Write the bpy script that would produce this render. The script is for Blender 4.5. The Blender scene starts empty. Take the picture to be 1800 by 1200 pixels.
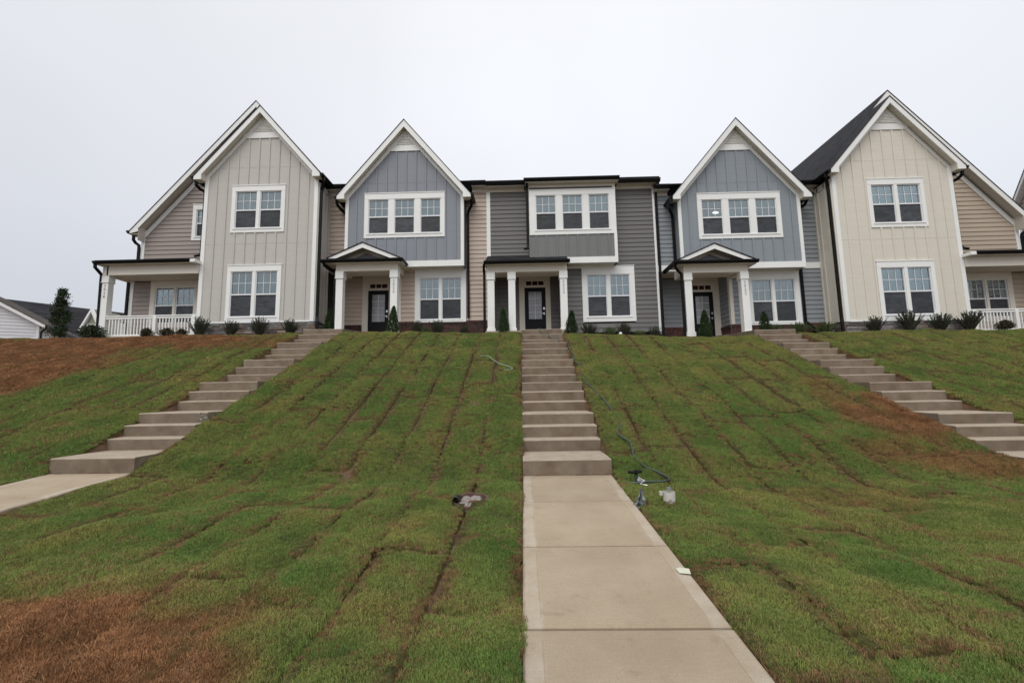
import bpy, bmesh, math, random
import numpy as np
from mathutils import Matrix, Vector

random.seed(7); rng = np.random.default_rng(7)
S = bpy.context.scene; COL = S.collection

# ---------------------------------------------------------------- camera
f_px, pitch, roll, yaw, EYE = 810., math.radians(6.97), .0165, math.radians(1.33), 1.5
fw = Vector((-math.sin(yaw)*math.cos(pitch), math.cos(yaw)*math.cos(pitch), math.sin(pitch)))
r0 = Vector((math.cos(yaw), math.sin(yaw), 0)); u0 = r0.cross(fw)
rt = math.cos(roll)*r0 - math.sin(roll)*u0; up = math.sin(roll)*r0 + math.cos(roll)*u0
cam = bpy.data.objects.new('camera', bpy.data.cameras.new('camera')); COL.objects.link(cam)
cam.data.sensor_width = 36; cam.data.lens = f_px/1800*36; cam.data.clip_end = 2000; cam.data.clip_start = .05
M = Matrix.Identity(4)
for i in range(3): M[i][0], M[i][1], M[i][2] = rt[i], up[i], -fw[i]
M[2][3] = EYE; cam.matrix_world = M; S.camera = cam

# ---------------------------------------------------------------- overcast sky
W = bpy.data.worlds.new('World'); S.world = W; W.use_nodes = True
nt = W.node_tree; nt.nodes.clear(); N = nt.nodes.new; L = nt.links.new
out = N('ShaderNodeOutputWorld'); bg = N('ShaderNodeBackground'); bg2 = N('ShaderNodeBackground'); mx = N('ShaderNodeMixShader')
sky = N('ShaderNodeTexSky'); sky.sky_type = 'NISHITA'; sky.sun_disc = False
SUN_EL, SUN_ROT = math.radians(52), math.radians(200)
sky.sun_elevation = SUN_EL; sky.sun_rotation = SUN_ROT
L(sky.outputs[0], bg2.inputs[0]); bg2.inputs[1].default_value = .06
tc = N('ShaderNodeTexCoord'); sep = N('ShaderNodeSeparateXYZ'); L(tc.outputs['Generated'], sep.inputs[0])
ramp = N('ShaderNodeValToRGB'); L(sep.outputs[2], ramp.inputs[0])
e = ramp.color_ramp.elements
e[0].position = 0; e[0].color = (.60, .63, .70, 1); e[1].position = 1; e[1].color = (1.04, 1.05, 1.07, 1)
for p, c in ((.12, (.67, .70, .77)), (.30, (.80, .825, .885)), (.5, (.885, .91, .96))):
    q = e.new(p); q.color = (*c, 1)
nz = N('ShaderNodeTexNoise'); nz.inputs['Scale'].default_value = 1.3; nz.inputs['Detail'].default_value = 3
L(tc.outputs['Generated'], nz.inputs[0])
mr = N('ShaderNodeMapRange'); L(nz.outputs[0], mr.inputs[0]); mr.inputs[1].default_value = .3; mr.inputs[2].default_value = .7
mr.inputs[3].default_value = .94; mr.inputs[4].default_value = 1.06
mrx = N('ShaderNodeMapRange'); L(sep.outputs[0], mrx.inputs[0]); mrx.inputs[1].default_value = -.8; mrx.inputs[2].default_value = 0
mrx.inputs[3].default_value = .93; mrx.inputs[4].default_value = 1.04
m1 = N('ShaderNodeMath'); m1.operation = 'MULTIPLY'; L(mr.outputs[0], m1.inputs[0]); L(mrx.outputs[0], m1.inputs[1])
L(ramp.outputs[0], bg.inputs[0]); L(m1.outputs[0], bg.inputs[1])
mx.inputs[0].default_value = .06; L(bg.outputs[0], mx.inputs[1]); L(bg2.outputs[0], mx.inputs[2]); L(mx.outputs[0], out.inputs[0])

sun = bpy.data.objects.new('sun', bpy.data.lights.new('sun', 'SUN')); COL.objects.link(sun)
sun.data.energy = 1.5; sun.data.angle = math.radians(45); sun.data.color = (1, .965, .92)
d = Vector((math.sin(SUN_ROT)*math.cos(SUN_EL), math.cos(SUN_ROT)*math.cos(SUN_EL), math.sin(SUN_EL)))
sun.rotation_euler = (-d).to_track_quat('-Z', 'Y').to_euler()
S.view_settings.view_transform = 'Standard'; S.view_settings.look = 'None'; S.view_settings.exposure = 0; S.view_settings.gamma = 1
S.view_settings.use_curve_mapping = False
S.render.engine = 'CYCLES'

# ---------------------------------------------------------------- materials
def lin(c):
    c = c/255.; return c/12.92 if c < .04045 else ((c+.055)/1.055)**2.4
def alb(r, g, b, k=.80): return tuple(min(.85, lin(v)/k) for v in (r, g, b))
MATS = {}
def mat(name, col, rough=.6, var=.08, scale=3., bump=0., bscale=60., objvar=.0, spec=.5, stretch=None, metal=0, dirt=None, tint2=None, coord='Object'):
    if name in MATS: return MATS[name]
    m = bpy.data.materials.new(name); MATS[name] = m; m.use_nodes = True
    t = m.node_tree; P = t.nodes['Principled BSDF']; n = t.nodes.new; l = t.links.new
    P.inputs['Roughness'].default_value = rough; P.inputs['Specular IOR Level'].default_value = spec; P.inputs['Metallic'].default_value = metal
    tc = n('ShaderNodeTexCoord'); mp = n('ShaderNodeMapping'); l(tc.outputs[coord], mp.inputs[0])
    if stretch: mp.inputs['Scale'].default_value = stretch
    nz = n('ShaderNodeTexNoise'); nz.inputs['Scale'].default_value = scale; nz.inputs['Detail'].default_value = 6; nz.inputs['Roughness'].default_value = .6
    l(mp.outputs[0], nz.inputs[0])
    mr = n('ShaderNodeMapRange'); mr.inputs[1].default_value = .3; mr.inputs[2].default_value = .7
    mr.inputs[3].default_value = 1-var; mr.inputs[4].default_value = 1+var; l(nz.outputs[0], mr.inputs[0])
    val = mr.outputs[0]
    if objvar:
        oi = n('ShaderNodeObjectInfo'); m2 = n('ShaderNodeMapRange'); l(oi.outputs['Random'], m2.inputs[0])
        m2.inputs[3].default_value = 1-objvar; m2.inputs[4].default_value = 1+objvar
        mm = n('ShaderNodeMath'); mm.operation = 'MULTIPLY'; l(val, mm.inputs[0]); l(m2.outputs[0], mm.inputs[1]); val = mm.outputs[0]
    cs = None
    rgb = n('ShaderNodeRGB'); rgb.outputs[0].default_value = (*col, 1); cs = rgb.outputs[0]
    if tint2:
        n3 = n('ShaderNodeTexNoise'); n3.inputs['Scale'].default_value = tint2[1]; n3.inputs['Detail'].default_value = 5; l(mp.outputs[0], n3.inputs[0])
        m3 = n('ShaderNodeMapRange'); m3.inputs[1].default_value = tint2[2]; m3.inputs[2].default_value = tint2[3]; l(n3.outputs[0], m3.inputs[0])
        mc = n('ShaderNodeMix'); mc.data_type = 'RGBA'; l(m3.outputs[0], mc.inputs[0]); l(cs, mc.inputs[6]); mc.inputs[7].default_value = (*tint2[0], 1); cs = mc.outputs[2]
    vm = n('ShaderNodeVectorMath'); vm.operation = 'SCALE'; l(cs, vm.inputs[0]); l(val, vm.inputs['Scale']); l(vm.outputs[0], P.inputs['Base Color'])
    if bump:
        nb = n('ShaderNodeTexNoise'); nb.inputs['Scale'].default_value = bscale; nb.inputs['Detail'].default_value = 5; l(mp.outputs[0], nb.inputs[0])
        b = n('ShaderNodeBump'); b.inputs['Strength'].default_value = bump; b.inputs['Distance'].default_value = .01; l(nb.outputs[0], b.inputs['Height']); l(b.outputs[0], P.inputs['Normal'])
    return m
GR = (1, 1, 9)
white = mat('white_trim_paint', alb(217, 215, 211), .45, .03, 1.5, .06, 30)
soffit = mat('soffit_paint', alb(190, 184, 172), .6, .03, 2)
portal = mat('portal_paint', alb(200, 194, 182), .5, .03, 1.5)
vinyl = mat('window_vinyl', (.80, .80, .80), .3, .01)
black = mat('black_aluminium', (.006, .0055, .0055), .45, .1, 4, spec=.18)
doorm = mat('door_paint', (.006, .0065, .009), .5, .05, 4, spec=.2)
dark = mat('dark_interior', (.02, .02, .022), .8, .1)
def paint(nm, r, g, b): return mat(nm, alb(r, g, b), .62, .035, 1.2, .12, 14, .03, stretch=GR)
c_taupe_bb = paint('warm_grey_panel', 172, 168, 161); c_taupe = paint('taupe_lap', 140, 129, 123)
c_slate = paint('slate_blue_panel', 121, 125, 131); c_tan = paint('tan_lap', 176, 160, 146)
c_char = paint('charcoal_lap', 99, 97, 94); c_charbb = paint('charcoal_panel', 107, 108, 106)
c_blue = paint('pale_slate_lap', 125, 129, 132); c_slate4 = paint('slate_grey_panel', 124, 130, 135)
c_cream = paint('cream_panel', 196, 190, 177); c_sand = paint('sand_lap', 166, 152, 135)
c_pink = paint('dusty_pink_lap', 178, 168, 164); c_wlap = paint('white_lap', 196, 196, 197); c_olive = paint('olive_lap', 128, 126, 112)
brickm = mat('red_brick', (.125, .046, .036), .85, .4, 9, .3, 60, .25, tint2=((.045, .024, .022), 7, .42, .58))
mortar = mat('mortar', (.13, .11, .095), .9, .15, 10)
stonem = mat('ledge_stone', (.27, .255, .245), .85, .25, 6, .6, 25, .45, tint2=((.27, .21, .16), 1.1, .5, .62))
bandm = mat('dark_band', (.10, .10, .105), .7, .1)

def shingle_mat(name, c, sx=.3, sy=.14, axis='front'):
    m = mat(name, c, .9, .25, 25, .4, 120, spec=.15)
    t = m.node_tree; P = t.nodes['Principled BSDF']; n = t.nodes.new; l = t.links.new
    tc = n('ShaderNodeTexCoord'); sp = n('ShaderNodeSeparateXYZ'); l(tc.outputs['Object'], sp.inputs[0])
    cb = n('ShaderNodeCombineXYZ')
    l(sp.outputs[1 if axis == 'side' else 0], cb.inputs[0]); l(sp.outputs[2], cb.inputs[1])
    br = n('ShaderNodeTexBrick'); l(cb.outputs[0], br.inputs[0]); br.inputs['Scale'].default_value = 1
    br.inputs['Brick Width'].default_value = sx; br.inputs['Row Height'].default_value = sy; br.inputs['Mortar Size'].default_value = .006
    br.inputs['Color1'].default_value = (.7, .7, .7, 1); br.inputs['Color2'].default_value = (1.3, 1.3, 1.3, 1); br.inputs['Mortar'].default_value = (.4, .4, .4, 1)
    base = P.inputs['Base Color'].links[0].from_socket
    mu = n('ShaderNodeVectorMath'); mu.operation = 'MULTIPLY'; l(base, mu.inputs[0]); l(br.outputs[0], mu.inputs[1]); l(mu.outputs[0], P.inputs['Base Color'])
    return m
roofm = shingle_mat('charcoal_shingle', (.030, .030, .034), axis='side')
rooff = shingle_mat('charcoal_shingle_front', (.024, .024, .027), axis='front')
roofbrown = shingle_mat('brown_shingle', (.085, .072, .062), axis='side')

def glass_mat():
    m = bpy.data.materials.new('window_glass'); m.use_nodes = True; t = m.node_tree; t.nodes.clear(); n = t.nodes.new; l = t.links.new
    o = n('ShaderNodeOutputMaterial'); tr = n('ShaderNodeBsdfTransparent'); gl = n('ShaderNodeBsdfGlossy'); mx = n('ShaderNodeMixShader')
    tr.inputs[0].default_value = (.72, .80, .80, 1); gl.inputs[0].default_value = (.90, .96, .98, 1); gl.inputs['Roughness'].default_value = .02
    lw = n('ShaderNodeLayerWeight'); lw.inputs[0].default_value = .35
    mr = n('ShaderNodeMapRange'); l(lw.outputs['Fresnel'], mr.inputs[0]); mr.inputs[3].default_value = .15; mr.inputs[4].default_value = .8
    tc = n('ShaderNodeTexCoord'); nz = n('ShaderNodeTexNoise'); nz.inputs['Scale'].default_value = .8; l(tc.outputs['Object'], nz.inputs[0])
    b = n('ShaderNodeBump'); b.inputs['Strength'].default_value = .06; b.inputs['Distance'].default_value = .03; l(nz.outputs[0], b.inputs['Height']); l(b.outputs[0], gl.inputs['Normal'])
    l(mr.outputs[0], mx.inputs[0]); l(tr.outputs[0], mx.inputs[1]); l(gl.outputs[0], mx.inputs[2]); l(mx.outputs[0], o.inputs[0]); return m
glass = glass_mat()
def screen_mat():
    m = bpy.data.materials.new('insect_screen'); m.use_nodes = True; t = m.node_tree; P = t.nodes['Principled BSDF']; n = t.nodes.new; l = t.links.new
    tc = n('ShaderNodeTexCoord'); mp = n('ShaderNodeMapping'); mp.inputs['Scale'].default_value = (1, 1, 2.2); l(tc.outputs['Object'], mp.inputs[0])
    nz = n('ShaderNodeTexNoise'); nz.inputs['Scale'].default_value = 2.2; nz.inputs['Detail'].default_value = 2; nz.inputs['Distortion'].default_value = 1.5; l(mp.outputs[0], nz.inputs[0])
    r = n('ShaderNodeValToRGB'); l(nz.outputs[0], r.inputs[0]); r.color_ramp.elements[0].position = .35; r.color_ramp.elements[1].position = .68
    r.color_ramp.elements[0].color = (.030, .034, .037, 1); r.color_ramp.elements[1].color = (.062, .066, .074, 1)
    oi = n('ShaderNodeObjectInfo'); mr_ = n('ShaderNodeMapRange'); l(oi.outputs['Random'], mr_.inputs[0]); mr_.inputs[3].default_value = .75; mr_.inputs[4].default_value = 1.25
    vm = n('ShaderNodeVectorMath'); vm.operation = 'SCALE'; l(r.outputs[0], vm.inputs[0]); l(mr_.outputs[0], vm.inputs['Scale']); l(vm.outputs[0], P.inputs['Base Color']); P.inputs['Roughness'].default_value = .35; P.inputs['Specular IOR Level'].default_value = .35
    return m
screen = screen_mat()
def blind_mat():
    m = bpy.data.materials.new('window_blind'); m.use_nodes = True; t = m.node_tree; P = t.nodes['Principled BSDF']; n = t.nodes.new; l = t.links.new
    tc = n('ShaderNodeTexCoord'); wv = n('ShaderNodeTexWave'); wv.bands_direction = 'Z'; wv.inputs['Scale'].default_value = 6.2; l(tc.outputs['Object'], wv.inputs[0])
    r = n('ShaderNodeValToRGB'); l(wv.outputs[0], r.inputs[0]); r.color_ramp.elements[0].color = (.20, .20, .21, 1); r.color_ramp.elements[1].color = (.42, .42, .43, 1)
    oi = n('ShaderNodeObjectInfo'); mr_ = n('ShaderNodeMapRange'); l(oi.outputs['Random'], mr_.inputs[0]); mr_.inputs[3].default_value = .55; mr_.inputs[4].default_value = 1.25
    vm = n('ShaderNodeVectorMath'); vm.operation = 'SCALE'; l(r.outputs[0], vm.inputs[0]); l(mr_.outputs[0], vm.inputs['Scale']); l(vm.outputs[0], P.inputs['Base Color']); return m
blindm = blind_mat()
def emit(name, c, s):
    m = bpy.data.materials.new(name); m.use_nodes = True; P = m.node_tree.nodes['Principled BSDF']
    P.inputs['Emission Color'].default_value = (*c, 1); P.inputs['Emission Strength'].default_value = s; return m
lampm = emit('lit_lamp', (1, .93, .8), 2.2)
metal = mat('nickel', (.6, .6, .6), .3, .05, metal=1)

# ---------------------------------------------------------------- mesh helpers
def link(o, parent=None):
    COL.objects.link(o)
    if parent is not None:
        o.parent = parent
        if parent.parent is None: o.location = -Vector(parent.location)
    return o
class MB:
    def __init__(s): s.v = []; s.f = []; s.m = []
    def add(s, v, f, mi=0):
        b = len(s.v); s.v += [tuple(p) for p in v]; s.f += [tuple(i+b for i in q) for q in f]; s.m += [mi]*len(f)
    def box(s, x0, x1, y0, y1, z0, z1, mi=0):
        x0, x1 = sorted((x0, x1)); y0, y1 = sorted((y0, y1)); z0, z1 = sorted((z0, z1))
        s.add([(x0,y0,z0),(x1,y0,z0),(x1,y1,z0),(x0,y1,z0),(x0,y0,z1),(x1,y0,z1),(x1,y1,z1),(x0,y1,z1)],
              [(0,3,2,1),(4,5,6,7),(0,1,5,4),(1,2,6,5),(2,3,7,6),(3,0,4,7)], mi)
    def prism(s, poly, d0, d1, F, mi=0):   # poly in (a,z); depth d0 (back) to d1 (front), numbers or functions of z
        g = lambda q, z: q(z) if callable(q) else q
        n = len(poly); v = [F(a, z, g(d0, z)) for a, z in poly]+[F(a, z, g(d1, z)) for a, z in poly]
        s.add(v, [tuple(range(n)), tuple(range(2*n-1, n-1, -1))]+[(i, (i+1) % n, (i+1) % n+n, i+n) for i in range(n)], mi)
    def rect(s, a0, a1, z0, z1, d0, d1, F, mi=0): s.prism([(a0,z0),(a1,z0),(a1,z1),(a0,z1)], d0, d1, F, mi)
    def tube(s, path, hw, hd, mi=0, seg=4, rnd=False):
        P = [Vector(p) for p in path]; rings = []
        for i, p in enumerate(P):
            t = ((P[min(i+1, len(P)-1)]-P[i]).normalized()+(P[i]-P[max(i-1, 0)]).normalized()).normalized()
            ref = Vector((1, 0, 0)) if abs(t.x) < .8 else Vector((0, 1, 0))
            b = (ref-t*ref.dot(t)).normalized(); c = t.cross(b)
            if seg == 4: rings.append([p+b*hw*sx+c*hd*sy for sx, sy in ((-1,-1),(1,-1),(1,1),(-1,1))])
            else: rings.append([p+b*hw*math.cos(2*math.pi*k/seg)+c*hd*math.sin(2*math.pi*k/seg) for k in range(seg)])
        v = [q for r in rings for q in r]; f = []
        for i in range(len(P)-1):
            for k in range(seg):
                f.append((i*seg+k, i*seg+(k+1) % seg, (i+1)*seg+(k+1) % seg, (i+1)*seg+k))
        f += [tuple(range(seg)), tuple(range(len(v)-seg, len(v)))]
        s.add(v, f, mi)
    def obj(s, name, mats, parent=None, smooth=False, fix=True, kind=None, label=None):
        me = bpy.data.meshes.new(name); me.from_pydata(s.v, [], s.f)
        mats = mats if isinstance(mats, (list, tuple)) else [mats]
        for m in mats: me.materials.append(m)
        if len(mats) > 1: me.polygons.foreach_set('material_index', s.m)
        if fix:
            b = bmesh.new(); b.from_mesh(me); bmesh.ops.recalc_face_normals(b, faces=b.faces); b.to_mesh(me); b.free()
        if smooth: me.polygons.foreach_set('use_smooth', [True]*len(me.polygons))
        o = bpy.data.objects.new(name, me); link(o, parent)
        if kind: o['kind'] = kind
        if label: o['label'] = label
        return o
def thing(name, label, cat, loc=(0, 0, 0), group=None):
    o = bpy.data.objects.new(name, None); COL.objects.link(o); o.location = loc; o.empty_display_size = .2
    o['label'] = label; o['category'] = cat
    if group: o['group'] = group
    return o
def tag(o, label, cat, group=None):
    o['label'] = label; o['category'] = cat
    if group: o['group'] = group
    return o
front = lambda P: (lambda a, z, d: (a, P-d, z))
facL = lambda X: (lambda a, z, d: (X-d, a, z))
facR = lambda X: (lambda a, z, d: (X+d, a, z))
def clip(poly, hps):
    for na, nz_, c in hps:
        out_ = []
        for i in range(len(poly)):
            p, q = poly[i], poly[(i+1) % len(poly)]
            dp, dq = na*p[0]+nz_*p[1]-c, na*q[0]+nz_*q[1]-c
            if dp <= 0: out_.append(p)
            if (dp < 0 < dq) or (dq < 0 < dp):
                t = dp/(dp-dq); out_.append((p[0]+(q[0]-p[0])*t, p[1]+(q[1]-p[1])*t))
        poly = out_
        if len(poly) < 3: return []
    return poly
def area(p): return abs(sum(p[i][0]*p[(i+1) % len(p)][1]-p[(i+1) % len(p)][0]*p[i][1] for i in range(len(p))))/2
def gable(xa, za, s): return [(s, 1, za+s*xa), (-s, 1, za-s*xa)]      # keep below a ridge at (xa,za)
EXP = .186
def lap_wall(par, F, a0, a1, z0, z1, m, hps=(), ops=(), exp=EXP, name='siding_board'):
    a0, a1 = min(a0, a1), max(a0, a1); z = z0
    while z < z1-.02:
        zt = min(z+exp, z1); iv = [(a0, a1)]
        for (p0, p1, q0, q1) in ops:
            if q0 < zt-.005 and q1 > z+.005:
                iv = [r for (s0, s1) in iv for r in ((s0, min(s1, p0)), (max(s0, p1), s1)) if r[1]-r[0] > .03]
        for s0, s1 in iv:
            poly = clip([(s0, z+.005), (s1, z+.005), (s1, zt), (s0, zt)], hps)
            if len(poly) >= 3 and area(poly) > .003:
                b = MB(); dd = lambda q, z=z: .034-.026*(q-z)/exp; b.prism(poly, 0, dd, F); b.obj(name, m, par)
        z += exp
def bb_wall(par, F, a0, a1, z0, z1, m, hps=(), ops=(), sp=.415, off=.3, joints=(), name='wall_panel'):
    a0, a1 = min(a0, a1), max(a0, a1); xs = [a0]; x = a0+off
    while x < a1-.06: xs.append(x); x += sp
    xs.append(a1); pan = MB()
    def zint(s0, s1):
        iv = [(z0, z1)]
        for (p0, p1, q0, q1) in ops:
            if p0 < s1-.005 and p1 > s0+.005: iv = [r for (t0, t1) in iv for r in ((t0, min(t1, q0)), (max(t0, q1), t1)) if r[1]-r[0] > .03]
        return iv
    cuts = sorted(set([a0, a1]+xs+[q for o in ops for q in o[:2] if a0 < q < a1]))
    for s0, s1 in zip(cuts[:-1], cuts[1:]):
        if s1-s0 < .004: continue
        for t0, t1 in zint(s0, s1):
            zz = [t0]+[j for j in joints if t0 < j < t1]+[t1]
            for u0_, u1_ in zip(zz[:-1], zz[1:]):
                poly = clip([(s0, u0_+(.006 if u0_ in joints else 0)), (s1, u0_+(.006 if u0_ in joints else 0)), (s1, u1_), (s0, u1_)], hps)
                if len(poly) >= 3 and area(poly) > .001: pan.prism(poly, 0, .012+random.uniform(0, .0015), F)
    pan.obj(name, m, par, kind='stuff')
    for x in xs[1:-1]:
        for t0, t1 in zint(x-.025, x+.025):
            poly = clip([(x-.033, t0), (x+.033, t0), (x+.033, t1), (x-.033, t1)], hps)
            if len(poly) >= 3: b = MB(); b.prism(poly, .0125, .040, F); b.obj('batten', m, par)
def window(par, F, a0, a1, z0, z1, n=2, head=.24, sill=.16, side=.16, mull=.10, lab=None, rails=True, blind=True, casing=white, lamp=False, bottom_trim=True):
    a0, a1 = min(a0, a1), max(a0, a1); b = MB(); D = .048
    b.rect(a0, a1, z1-head, z1, -.02, D, F); b.rect(a0-.012, a1+.012, z1-.02, z1+.012, -.02, D+.018, F)
    b.rect(a0, a0+side, z0+sill, z1-head, -.10, D-.004, F); b.rect(a1-side, a1, z0+sill, z1-head, -.10, D-.004, F)
    if sill > .03: b.rect(a0, a1, z0, z0+sill, -.10, D, F)
    b.rect(a0+side-.05, a1-side+.05, z0+sill-.035, z0+sill+.002, -.02, D+.022, F)
    w = (a1-a0-2*side-(n-1)*mull)/n; us = [a0+side+i*(w+mull) for i in range(n)]
    for u in us[1:]: b.rect(u-mull, u, z0+sill, z1-head, -.10, D-.008, F)
    win = b.obj('window', casing, par, label=lab)
    zb, zt = z0+sill, z1-head; zm = zb+(zt-zb)*.49
    for k, u in enumerate(us):
        v = u+w; f = MB(); t = .034
        f.rect(u, u+t, zb, zt, -.085, .012, F); f.rect(v-t, v, zb, zt, -.085, .012, F)
        f.rect(u+t, v-t, zt-t, zt, -.085, .012, F); f.rect(u+t, v-t, zb, zb+t+.01, -.085, .012, F)
        f.rect(u+t, v-t, zm-.022, zm+.03, -.07, .016, F); f.obj('sash', vinyl, win)
        g = MB(); g.rect(u+t, v-t, zm+.03, zt-t, -.036, -.030, F); g.obj('glass_pane', glass, win)
        c = MB(); c.rect(u+t, v-t, zb+t+.01, zm-.022, -.03, -.022, F); c.obj('insect_screen', screen, win)
        for q in (1, 2):
            x = u+t+(w-2*t)*q/3; c = MB(); c.rect(x-.009, x+.009, zm+.03, zt-t, -.0285, -.018, F); c.obj('muntin', vinyl, win)
        c = MB(); c.rect(u+t, v-t, (zm+zt)/2-.009, (zm+zt)/2+.009, -.0275, -.0195, F); c.obj('muntin', vinyl, win)
        if blind and not (lamp and k == 0):
            c = MB(); c.rect(u+.01, v-.01, zb, zt, -.092, -.088, F); c.obj('blind', blindm, win)
        if lamp and k == 0:
            c = MB(); cx, cz = u+w*.72, zm+.24
            c.prism([(cx+.13*math.cos(q*math.pi/8), cz+.05*math.sin(q*math.pi/8)) for q in range(16)], -.094, -.075, F); c.obj('ceiling_lamp', lampm, win, label='lit round ceiling lamp seen through the glass')
    return win
def ds(par, path, name='downspout'):
    b = MB(); b.tube(path, .048, .036); return b.obj(name, black, par)
def gutter(par, a0, a1, y, z, F=None, h=.125, w=.125):   # along X, front at y, top at z
    b = MB(); prof = [(y, z), (y+w, z), (y+w, z-h), (y+.05, z-h), (y+.02, z-h*.55), (y, z-h*.4)]
    n = len(prof); v = [(a, p, q) for a in (a0, a1) for p, q in prof]
    b.add(v, [tuple(range(n)), tuple(range(n, 2*n))]+[(i, (i+1) % n, (i+1) % n+n, i+n) for i in range(n)]); return b.obj('gutter', black, par)
def gutter_y(par, x, y0, y1, z, sgn, h=.125, w=.125):    # along Y, outer face at x, body towards sgn
    b = MB(); prof = [(x, z), (x+sgn*w, z), (x+sgn*w, z-h), (x+sgn*.05, z-h), (x+sgn*.02, z-h*.55), (x, z-h*.4)]
    n = len(prof); v = [(p, a, q) for a in (y0, y1) for p, q in prof]
    b.add(v, [tuple(range(n)), tuple(range(n, 2*n))]+[(i, (i+1) % n, (i+1) % n+n, i+n) for i in range(n)]); return b.obj('gutter', black, par)
def sbox(par, name, m, *a, **k):
    b = MB(); b.box(*a); return b.obj(name, m, par, **k)
def column(par, x0, x1, y, z0, z1, base=True, number=None):
    xc = (x0+x1)/2; hw = abs(x1-x0)/2-.025; b = MB(); yc = y+.025+hw
    b.box(xc-hw, xc+hw, yc-hw, yc+hw, z0, z1)
    b.box(xc-hw-.025, xc+hw+.025, yc-hw-.025, yc+hw+.025, z1-.26, z1-.001); b.box(xc-hw-.034, xc+hw+.034, yc-hw-.034, yc+hw+.034, z1-.285, z1-.262)
    if base: b.box(xc-hw-.03, xc+hw+.03, yc-hw-.03, yc+hw+.03, z0-.01, z0+.16)
    c = b.obj('porch_column', white, par)
    if number:
        for i, ch in enumerate(number):
            cu = bpy.data.curves.new('digit', 'FONT'); cu.body = ch; cu.size = .15; cu.extrude = .006; cu.align_x = 'CENTER'
            t = bpy.data.objects.new('tmp', cu); me = bpy.data.meshes.new_from_object(t); bpy.data.objects.remove(t)
            me.transform(Matrix.Translation((xc, yc-hw-.008, z1-.46-i*.145)) @ Matrix.Rotation(math.pi/2, 4, 'X'))
            me.materials.append(mat('number_metal', (.42, .42, .42), .4, .05, metal=.5)); o = bpy.data.objects.new('house_number', me); link(o, c); o['label'] = 'pale grey house number digit '+ch
    return c
def rake(par, F, xa, za, s, x0, x1, zl, zr, h=.27, t=.03, m=white, name='rake_board'):
    # two sloping boards from the ridge down to tails x0 (left) and x1 (right) with level boxed ends
    for sg, xe in ((-1, x0), (1, x1)):
        ze = za-s*abs(xe-xa); k = abs(xe-xa)
        xin = xe-sg*.32
        zin = za-s*abs(xin-xa)
        poly = [(xa, za), (xe, ze), (xe, ze-.12), (xin, ze-.12), (xin, zin-h), (xa, za-h)]
        b = MB()
        b.prism([(xa, za), (xin, zin), (xin, zin-h), (xa, za-h)], 0, t, F); b.prism([(xin, zin), (xe, ze), (xe, ze-.12), (xin, min(ze-.12, zin-h))], 0, t, F); b.obj(name, m, par)
def gable_soffit(par, y0, y1, xa, za, s, x0, x1, h=.16):
    for sg, xe in ((-1, x0), (1, x1)):
        ze = za-s*abs(xe-xa); xi = xe-sg*.32; zi = za-s*abs(xi-xa)
        b = MB(); b.add([(xa, y0, za-h), (xi, y0, zi-h), (xi, y1, zi-h), (xa, y1, za-h), (xa, y0, za-h+.02), (xi, y0, zi-h+.02), (xi, y1, zi-h+.02), (xa, y1, za-h+.02)],
              [(0,1,2,3),(4,5,6,7),(0,1,5,4),(1,2,6,5),(2,3,7,6),(3,0,4,7)])
        b.box(xe-sg*.01, xi, y0+.002, y1, ze-.119, ze-.10); b.box(xi-sg*.006, xi+sg*.006, y0+.002, y1, ze-.11, zi-h+.01); b.obj('soffit', soffit, par)
def slope_slab(par, y0, y1, xa, za, xe, s, m, t=.035, name='roof'):
    ze = za-s*abs(xe-xa); b = MB()
    b.add([(xa, y0, za), (xe, y0, ze), (xe, y1, ze), (xa, y1, za), (xa, y0, za+t), (xe, y0, ze+t), (xe, y1, ze+t), (xa, y1, za+t)],
          [(0,1,2,3),(4,5,6,7),(0,1,5,4),(1,2,6,5),(2,3,7,6),(3,0,4,7)]); return b.obj(name, m, par)
def rake_frieze(par, F, xa, za, s, xl, xr, w=.2, d=.05):
    for xe in (xl, xr):
        ze = za-s*abs(xe-xa); b = MB(); b.prism([(xa, za), (xe, ze), (xe, ze-w*1.45), (xa, za-w*1.45)], -.01, d, F); b.obj('frieze_board', white, par)
def louver(par, F, xa, ztop, s, zb):
    w = (ztop-zb)/s; b = MB(); b.prism([(xa-w, zb), (xa+w, zb), (xa, ztop)], .0, .03, F); b.rect(xa-w, xa+w, zb-.17, zb+.01, 0, .056, F); v = b.obj('gable_vent', white, par)
    z = zb+.13
    while (ztop-z)/s-.24 > .08:
        ww = (ztop-z)/s-.24; c = MB(); c.prism([(xa-ww, z), (xa+ww, z), (xa+ww-.04, z+.045), (xa-ww+.04, z+.045)], .03, lambda q, z=z: .066-.036*(q-z)/.045, F); c.obj('vent_slat', white, v); z += .064
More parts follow.
